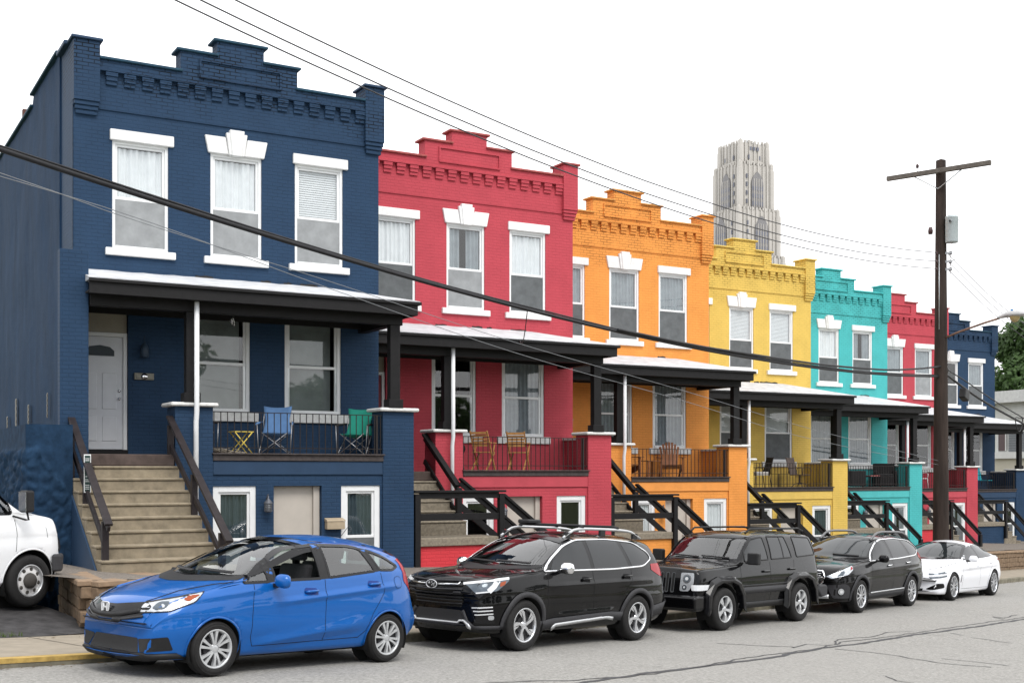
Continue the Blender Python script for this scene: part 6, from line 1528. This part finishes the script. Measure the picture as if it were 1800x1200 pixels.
MB().box(1.93,1.99,-.08,-.02,zl(4.35),zl(4.42)).build('photocell', plain('blue_photocell', (.02,.16,.40), .4), T)
CABLE = plain('black_cable', (.016,.016,.018), .55, var=.2, bump=0)
WIREM = plain('dark_wire', (.05,.05,.055), .6, bump=0)
THIN = plain('pale_thin_wire', (.20,.21,.22), .6, .0, bump=0)
def wire(name, pts, r, mat, w=2.2, label=None, cat='cable', group=None, n=60, w1=None):
    f = pchip(pts); t0, t1 = pts[0][0], pts[-1][0]; P_ = []
    for i in range(n+1):
        t_ = t0+(t1-t0)*i/n; ww = w if w1 is None else w+(w1-w)*i/n; p = ST(t_, ww, f(t_)); P_.append(p)
    o = MB().tube(P_, r, 6).build(name, mat); return tag(o, label, cat, group)
def quad(pts, tl, tr_):
    """least squares parabola through (t,z), sampled wider than the points"""
    import numpy as np
    a = np.polyfit([p[0] for p in pts], [p[1] for p in pts], 2); return [(t_, float(np.polyval(a, t_))) for t_ in [tl+(tr_-tl)*i/14 for i in range(15)]]
G3 = 'bare overhead wires running to the pole'
wire('power_line', quad([(1.95,6.132),(7.39,5.682),(9.93,5.562),(15.02,5.48),(18.16,5.56),(26.2,6.16)], -14, 26.2), .011, WIREM, label='uppermost thin black wire crossing the sky to the utility pole', group=G3)
wire('power_line', quad([(1.4,5.971),(6.61,5.514),(9.93,5.322),(15.02,5.252),(18.16,5.317),(26.2,5.92)], -14, 26.2), .011, WIREM, label='middle of the three thin black wires crossing the sky', group=G3)
wire('power_line', quad([(1.03,5.862),(6.06,5.394),(9.93,5.179),(18.16,5.147),(26.2,5.71)], -14, 26.2), .011, WIREM, label='lowest of the three thin black wires crossing the sky', group=G3)
TC = quad([(-1.22,3.543),(0.19,3.418),(1.62,3.223),(5.17,2.927),(9.26,2.667),(15.75,2.43),(26.2,2.70)], -14, 26.2)
wire('telephone_cable', TC, .031, CABLE, label='thick black telephone cable slung across the house fronts', n=90)
wire('telephone_cable', [(a, b+.040+.008*math.sin(a*3)) for a, b in TC], .014, CABLE, w=2.2, label='thinner black cable lashed along the top of the thick one', n=90)
wire('telephone_cable', [(10.5,pchip(TC)(10.5)+.02),(14.0,pchip(TC)(14)+.05),(17.6,2.52),(22.0,2.62),(24.5,2.80),(26.2,2.98)], .026, CABLE, w=2.15, label='black cable curving up to the pole above the thick cable')
wire('service_wire', [(-14,4.2),(-1.22,3.30),(0.19,3.08),(3.38,2.70),(7.55,2.159),(12.79,1.62),(17.6,1.085),(26.2,.33)], .0048, THIN, label='upper of two pale thin wires sloping across the porches', group='pale thin wires sloping across the porches')
wire('service_wire', [(-14,4.1),(-.18,3.16),(3.38,2.608),(7.55,1.99),(12.79,1.42),(17.6,.847),(26.2,.22)], .0048, THIN, label='lower of two pale thin wires sloping across the porches', group='pale thin wires sloping across the porches')
wire('drop_wire', [(8.6,2.66),(9.0,2.3)], .008, CABLE, w=2.2, w1=7.4, label='short black drop wire from the thick cable to the red porch roof', n=10) if False else None
a_ = ST(7.95, 2.2, 2.70); b_ = HW(1, -2.75, -2.05, 3.30); m = MB().tube([a_+(b_-a_)*q+Vector((0,0,-.25*4*q*(1-q))) for q in [i/12 for i in range(13)]], .009, 5).build('drop_wire', CABLE); tag(m, 'short black drop wire from the thick cable to the red porch roof', 'cable')
G4 = 'wires leaving the pole towards the lower right'
for (z0, z1, lb) in ((6.12,4.66,'upper wire running down from the pole behind the street lamp'), (5.90,4.42,'middle wire running down from the pole behind the street lamp'), (5.68,4.22,'lower wire running down from the pole behind the street lamp')):
    wire('power_line', [(26.3,z0),(30.0,z0-.86),(33.5,z1),(40,z1-1.1),(60,z1-3.0)], .010, WIREM, w=2.0, label=lb, group=G4)
wire('telephone_cable', [(26.3,2.86),(29.5,2.2),(33.49,1.586),(42,.4),(60,-1.5)], .034, CABLE, label='thick black cable leaving the pole down to the right')
wire('telephone_cable', [(26.3,3.0),(28.0,2.72),(30.5,2.25),(33.49,1.771),(42,.6),(60,-1.3)], .018, CABLE, label='thin cable above the thick one leaving the pole to the right')
o = MB().box(-.17,.17,-.10,.10,-.15,.15).build('splice_box', plain('black_splice_case', (.012,.012,.013), .5), bevel=.03, bseg=2)
o.location = ST(27.7, 2.05, 2.25); o.rotation_euler = (0, .35, HD); tag(o, 'black splice box hanging from the cables beside the pole', 'cable box')
m = MB(); 
for i in range(5): pass
cpt = ST(33.0, 2.2, 1.62); m.tube([cpt+Vector((DX,DY,0))*(.35*math.cos(a))+Vector((0,0,.22*math.sin(a)+.07*math.cos(2*a))) for a in [2*math.pi*i/24 for i in range(24)]], .016, 6, closed=True)
tag(m.build('cable_loop', CABLE), 'spare loop of black cable tied to the wires at the far right', 'cable')

# ---------------------------------------------------------------- distant tower
def stone_tower():
    LS = plain('hazy_limestone', (.385,.365,.335), .9, var=.10, scale=.25, bump=.3, stretch=(1,1,.2)); LD = plain('limestone_recess_shade', (.17,.165,.165), .9, var=.1, scale=.3); WD = plain('tower_window_dark', (.12,.125,.15), .5, bump=0)  # distance haze in the stone colour; darker stone stands for recess shade
    T = empty('university_tower', (105, 560, -20), R(27), 'tall pale gothic stone tower far away above the yellow house', 'tower')
    zz = lambda z: z+20
    def tier(name, s, z0, z1, nrib, cren=True):
        h = s/2; m = MB().box(-h,h,-h,h,zz(z0),zz(z1))
        for f in range(2):
            for i in range(nrib+1):
                q = -h+s*i/nrib; rw = .45 if i % 2 else .8
                if f == 0: m.box(q-rw/2,q+rw/2,-h-.55,-h,zz(z0),zz(z1)+random.uniform(.3,1.4)); m.box(q-rw/2,q+rw/2,h,h+.55,zz(z0),zz(z1)+1)
                else: m.box(-h-.55,-h,q-rw/2,q+rw/2,zz(z0),zz(z1)+random.uniform(.3,1.4)); m.box(h,h+.55,q-rw/2,q+rw/2,zz(z0),zz(z1)+1)
        for a in (-1, 1):
            for b in (-1, 1):
                m.lathe([(1.45,zz(z0)),(1.4,zz(z1)-2),(1.15,zz(z1)-1.8),(1.1,zz(z1)+.8),(.6,zz(z1)+1.0),(0,zz(z1)+1.8)], 8, 'z', (a*h,b*h,0), smooth=False)
        if cren:
            n = int(s/1.7)
            for i in range(n):
                q = -h+s*(i+.25)/n
                for b in (-1, 1): m.box(q, q+.8, b*h-.3, b*h+.3, zz(z1), zz(z1)+1.1); m.box(b*h-.3, b*h+.3, q, q+.8, zz(z1), zz(z1)+1.1)
        return m.build(name, LS, T)
    tier('base_tier', 25, -18, 96, 10); tier('lower_tier', 21.5, 96, 117, 9); tier('middle_tier', 17.6, 117, 137.5, 7); tier('crown_tier', 14.8, 137.5, 147.5, 6)
    def arch(cx, y, w, z0, z1, ax):
        pts = [(cx-w/2, zz(z0)), (cx+w/2, zz(z0))]; zs = z1-w*.95
        for i in range(9): a = i/8*1.05; pts.append((cx-w/2+w*math.cos(a), zz(zs)+w*math.sin(a)*1.09))
        for i in range(8, -1, -1): a = i/8*1.05; pts.append((cx+w/2-w*math.cos(a), zz(zs)+w*math.sin(a)*1.09))
        return pts
    def put(P, d0, d1, ax, mat, nm, par=T):
        m = MB().prism(P, d0, d1, 'y' if ax == 0 else 'x'); return m.build(nm, mat, par, fixn=True)
    for ax in (0, 1):
        for (cx, w, z0, z1, h) in ((.6, 6.4, 118.5, 134.5, 8.8), (1.5, 7.2, 88, 114.5, 10.75)):
            o = put(arch(cx, 0, w, z0, z1, ax), -h-.72, -h+.1, ax, LD, 'arched_window')  # panel stands proud; the depth of the recess is only its darker colour
            b = MB(); 
            for i in range(1, 5):
                q = cx-w/2+w*i/5
                if ax == 0: b.box(q-.14,q+.14,-h-.95,-h-.72,zz(z0),zz(z1-w*.5))
                else: b.box(-h-.95,-h-.72,q-.14,q+.14,zz(z0),zz(z1-w*.5))
            b.build('mullion', LS, o)
            k = 0
            for zr in [z0+.8+3.4*i for i in range(int((z1-z0-4)/3.4))]:
                for i in range(5):
                    q = cx-w/2+w*(i+.5)/5
                    B_ = (q-.38,q+.38,-h-.80,-h-.70,zz(zr),zz(zr+1.8)) if ax == 0 else (-h-.80,-h-.70,q-.38,q+.38,zz(zr),zz(zr+1.8))
                    MB().box(*B_).build('window', WD, T)
        for h, zs_, qs in ((8.8, (120,123.8,127.6,131.2), (-5.2,)), (10.75, (98,102,106,110), (-6.2,)), (7.4, (140.2,), (-3,3))):
            for z in zs_:
                for q in qs:
                    B_ = (q-.33,q+.33,-h-.66,-h-.2,zz(z),zz(z+1.9)) if ax == 0 else (-h-.66,-h-.2,q-.33,q+.33,zz(z),zz(z+1.9))
                    MB().box(*B_).build('window', WD, T)
    for z0, z1, h in ((117,135,8.8),(96,115,10.9),(137.5,146,7.3)):
        for a in (-1, 1):
            for b in (-1, 1): MB().box(a*h-.95,a*h+.95,b*h-.95,b*h+.95,zz(z0),zz(z1)).lathe([(.9,zz(z1)),(.3,zz(z1)+1.0),(0,zz(z1)+1.6)], 4, 'z', (a*h,b*h,0), smooth=False).build('turret', LS, T)
    m = MB()
    for ax in (0, 1):
        B_ = (-4.5,4.5,-8.3,-7.5,zz(138.0),zz(139.4)) if ax == 0 else (-8.3,-7.5,-4.5,4.5,zz(138.0),zz(139.4)); m.box(*B_)
    m.build('balcony', LS, T)
    for i in range(3): MB().box(-2.6+2*i,-1.5+2*i,-8.05,-7.3,zz(144.2),zz(145.8)).build('window', WD, T)
    MB().tube([(2,0,zz(148)),(2,0,zz(158.5))], [.22,.08], 6).build('mast', GALV, T)
stone_tower()

# ---------------------------------------------------------------- low pale building at the far right
SID = plain('pale_siding', (.60,.60,.57), .7, var=.05, scale=2, bump=.1); SIDG = plain('grey_siding', (.17,.18,.19), .7, var=.08, scale=2, bump=.1); CRM = plain('cream_wall', (.50,.47,.38), .8, var=.06, scale=1)
db = Vector((.4,-.9)).normalized(); T = empty('garage_building', (28.75, 73.5, -5), math.atan2(db.y, db.x), 'low pale building with a flat roof behind the last navy house', 'building')
zb = lambda z: z+5
MB().box(0,16,0,9,0,zb(.82)).build('lower_wall', CRM, T); MB().box(0,16,.05,8.95,zb(.82),zb(4.1)).build('wall', SID, T)
MB().box(-.5,16.5,-.6,9.5,zb(4.1),zb(4.78)).build('roof', plain('pale_fascia', (.55,.55,.53), .7), T)
MB().box(-.1,16,-.25,.05,zb(.84),zb(1.22)).build('band', SID, T)
m = MB()
for i in range(9): m.box(1.1,16,-.02-.03*(i % 2),.05,zb(2.4+.145*i),zb(2.53+.145*i))
m.build('louvres', SID, T)
m = MB()
for i in range(8): m.box(1.1,16,-.03,.05,zb(1.24+.143*i),zb(1.37+.143*i))
m.build('dark_siding', SIDG, T)
f = MB().box(.25,.32,-.04,.02,zb(1.3),zb(2.6)).box(.85,.92,-.04,.02,zb(1.3),zb(2.6)).box(.32,.85,-.04,.02,zb(2.53),zb(2.6)).build('window', SID, T); MB().box(.32,.85,-.01,.03,zb(1.3),zb(2.53)).build('pane', plain('brown_pane', (.08,.05,.05), .2), f)
MB().tube([(3,1,zb(4.78)),(3,1,zb(5.5))], .04, 6).box(2.7,3.3,.95,1.05,zb(5.35),zb(5.4)).build('roof_vent', GALV, T)

# ---------------------------------------------------------------- trees
BARK = plain('bark', (.07,.052,.04), .95, var=.4, scale=4, bump=1.0)
def leafmat(name, a, b):
    t = NT(name); ob = t.obj(); info = t.n('ShaderNodeObjectInfo')
    n = t.noise(ob, .9, 4, .6); n2 = t.noise(ob, 6, 2, .5)
    c = t.mix(t.rng(n, .3, .7, 0, 1), C4(a), C4(b)); c = t.mix(t.math('MULTIPLY', t.rng(n2, .4, .7, 0, 1), .5), c, C4(mul(b, 1.35)))
    d = t.bsdf(Base_Color=c, Roughness=.6, Specular_IOR_Level=.3)
    tr = t.n('ShaderNodeBsdfTranslucent', {0: c}); ms = t.n('ShaderNodeMixShader', {0: .3, 1: d.outputs[0], 2: tr.outputs[0]}); t.t.links.new(ms.outputs[0], t.o.inputs[0]); return t.m
LEAF = leafmat('leaf_green', (.035,.062,.018), (.075,.125,.03)); LEAFD = leafmat('leaf_dark', (.028,.056,.018), (.062,.115,.03))
def tree(name, loc, h, rad, seed, mat, nl, ls, label, group, cz=.62):
    rn = random.Random(seed); T = empty(name, loc, rn.uniform(0, 6), label, 'tree', group)
    tm = MB(); tm.tube([(0,0,-.5),(.05,0,h*.18),(.1*rn.uniform(-1,1),.1,h*.42),(0,.1,h*.8)], [h*.032,h*.024,h*.017,h*.004], 9)
    cl = []
    for i in range(26):
        a = rn.uniform(0, 6.28); q = rn.uniform(.15, 1)**.6; zz_ = h*rn.uniform(.36, .95); rr_ = rad*q*math.sqrt(max(.15, 1-((zz_/h-cz)/.42)**2))
        p = Vector((rr_*math.cos(a)*.8, rr_*math.sin(a)*.8, zz_)); cl.append((p, rad*rn.uniform(.28, .46)))
        b0 = Vector((0,0,max(h*.2, zz_-rr_*.8-h*.05))); tm.tube([b0, (b0+p)/2+Vector((0,0,h*.03)), p], [h*.009, h*.006, h*.002], 6)
    tm.build('trunk', BARK, T)
    m = MB()
    for i in range(nl):
        c, r_ = cl[rn.randrange(len(cl))]
        d = Vector((rn.gauss(0,1), rn.gauss(0,1), rn.gauss(0,1))).normalized(); rr_ = r_*(rn.uniform(.25,1)**.45); p = c+Vector((d.x, d.y, d.z*.75))*rr_
        n = (d+Vector((rn.gauss(0,.6), rn.gauss(0,.6), rn.gauss(.4,.6)))).normalized(); x = n.orthogonal().normalized(); x = (x*math.cos(i)+n.cross(x)*math.sin(i)); y = n.cross(x); s_ = ls*rn.uniform(.6, 1.3)
        m.add([p-x*s_*.5, p-y*s_*.32+x*s_*.05, p+x*s_*.6, p+y*s_*.32+x*s_*.05], [(0,1,2,3)])
    m.build('crown', mat, T); return T
def copytree(src, loc, rz, sc, label, group):
    r = src.copy(); COL.objects.link(r); r.location = loc; r.rotation_euler = (0,0,rz); r.scale = (sc,sc,sc); r['label'] = label
    for ch in [o for o in bpy.data.objects if o.parent == src]: c_ = ch.copy(); COL.objects.link(c_); c_.parent = r
    return r
GT1 = 'trees beyond the far end of the row'
BT = tree('leafy_tree', (40.0, 92, -6), 17.3, 6.0, 11, LEAFD, 42000, .42, 'large green tree right of the last navy parapet, against the sky', GT1)
copytree(BT, (47.5, 97, -6.5), 2.2, 1.0, 'large green tree at the right edge above the pale roof', GT1)
copytree(BT, (36.5, 104, -7), 4.0, .88, 'green tree behind the pale building, mostly behind the last navy house', GT1)
t3 = tree('leafy_tree', (37.6, 84, -5.5), 12.2, 4.4, 23, LEAFD, 24000, .36, 'dark low tree directly above the pale flat roof', GT1, cz=.55)
copytree(t3, (43.5, 86, -5.5), 1.0, 1.0, 'dark rounded tree behind the right part of the pale roof', GT1)
copytree(BT, (55.0, 100, -7), 5.0, 1.1, 'tall green tree just outside the right edge', GT1)
# trees across the street, seen mirrored in the windows and car doors
G5 = 'street trees across the road'
st0 = tree('street_tree', ST(0, -30), 9.5, 4.8, 41, LEAFD, 5000, .55, 'dark leafy tree across the road behind the photographer', G5)
for i, (t_, w_, sc) in enumerate(((-20,-32,.8),(-8,-30,.75),(10,-33,.8),(17,-30,.75),(30,-33,.8),(44,-31,.8))):
    copytree(st0, ST(t_, w_), i*1.3, sc, 'dark leafy tree across the road behind the photographer', G5)

# leaf litter and grit along the kerb and in the corners of the steps
m = MB(); rr = random.Random(9)
for i in range(900):
    t_ = rr.uniform(-6, 40); w_ = 1.72-abs(rr.gauss(0, .10)) if i % 3 else rr.uniform(3.4, 3.84)
    z = G(t_)+(.006 if w_ < 1.75 else .108); p = ST(t_, w_, z); a = rr.uniform(0, 6.3); s_ = rr.uniform(.012, .035)
    m.add([p+Vector((math.cos(a+k_*1.57)*s_*(1 if k_ % 2 else .6), math.sin(a+k_*1.57)*s_*(1 if k_ % 2 else .6), rr.uniform(0, .008))) for k_ in range(4)], [(0,1,2,3)])
tag(m.build('leaf_litter', plain('dry_leaf', (.10,.065,.03), .9, var=.5, scale=3)), kind='stuff')
m = MB()
for i in range(1500):
    t_ = rr.choice([rr.uniform(-3, 1.2), rr.uniform(1.2, 44)]); w_ = 3.88+abs(rr.gauss(0, .05)) if t_ < 1 else 3.84-abs(rr.gauss(0,.02))
    z = (zdrive(t_, w_) if w_ > 3.87 else G(t_)+.10); p = ST(t_, w_, z); a = rr.uniform(0, 6.3); hh = rr.uniform(.02, .09)
    if noise.noise(Vector((t_*1.4, 0, 2))) < .05: continue
    m.add([p+Vector((math.cos(a)*.006, math.sin(a)*.006, 0)), p-Vector((math.cos(a)*.006, math.sin(a)*.006, 0)), p+Vector((rr.gauss(0,.02), rr.gauss(0,.02), hh))], [(0,1,2)])
tag(m.build('weeds', plain('weed_green', (.07,.11,.025), .8, var=.3)), kind='stuff')
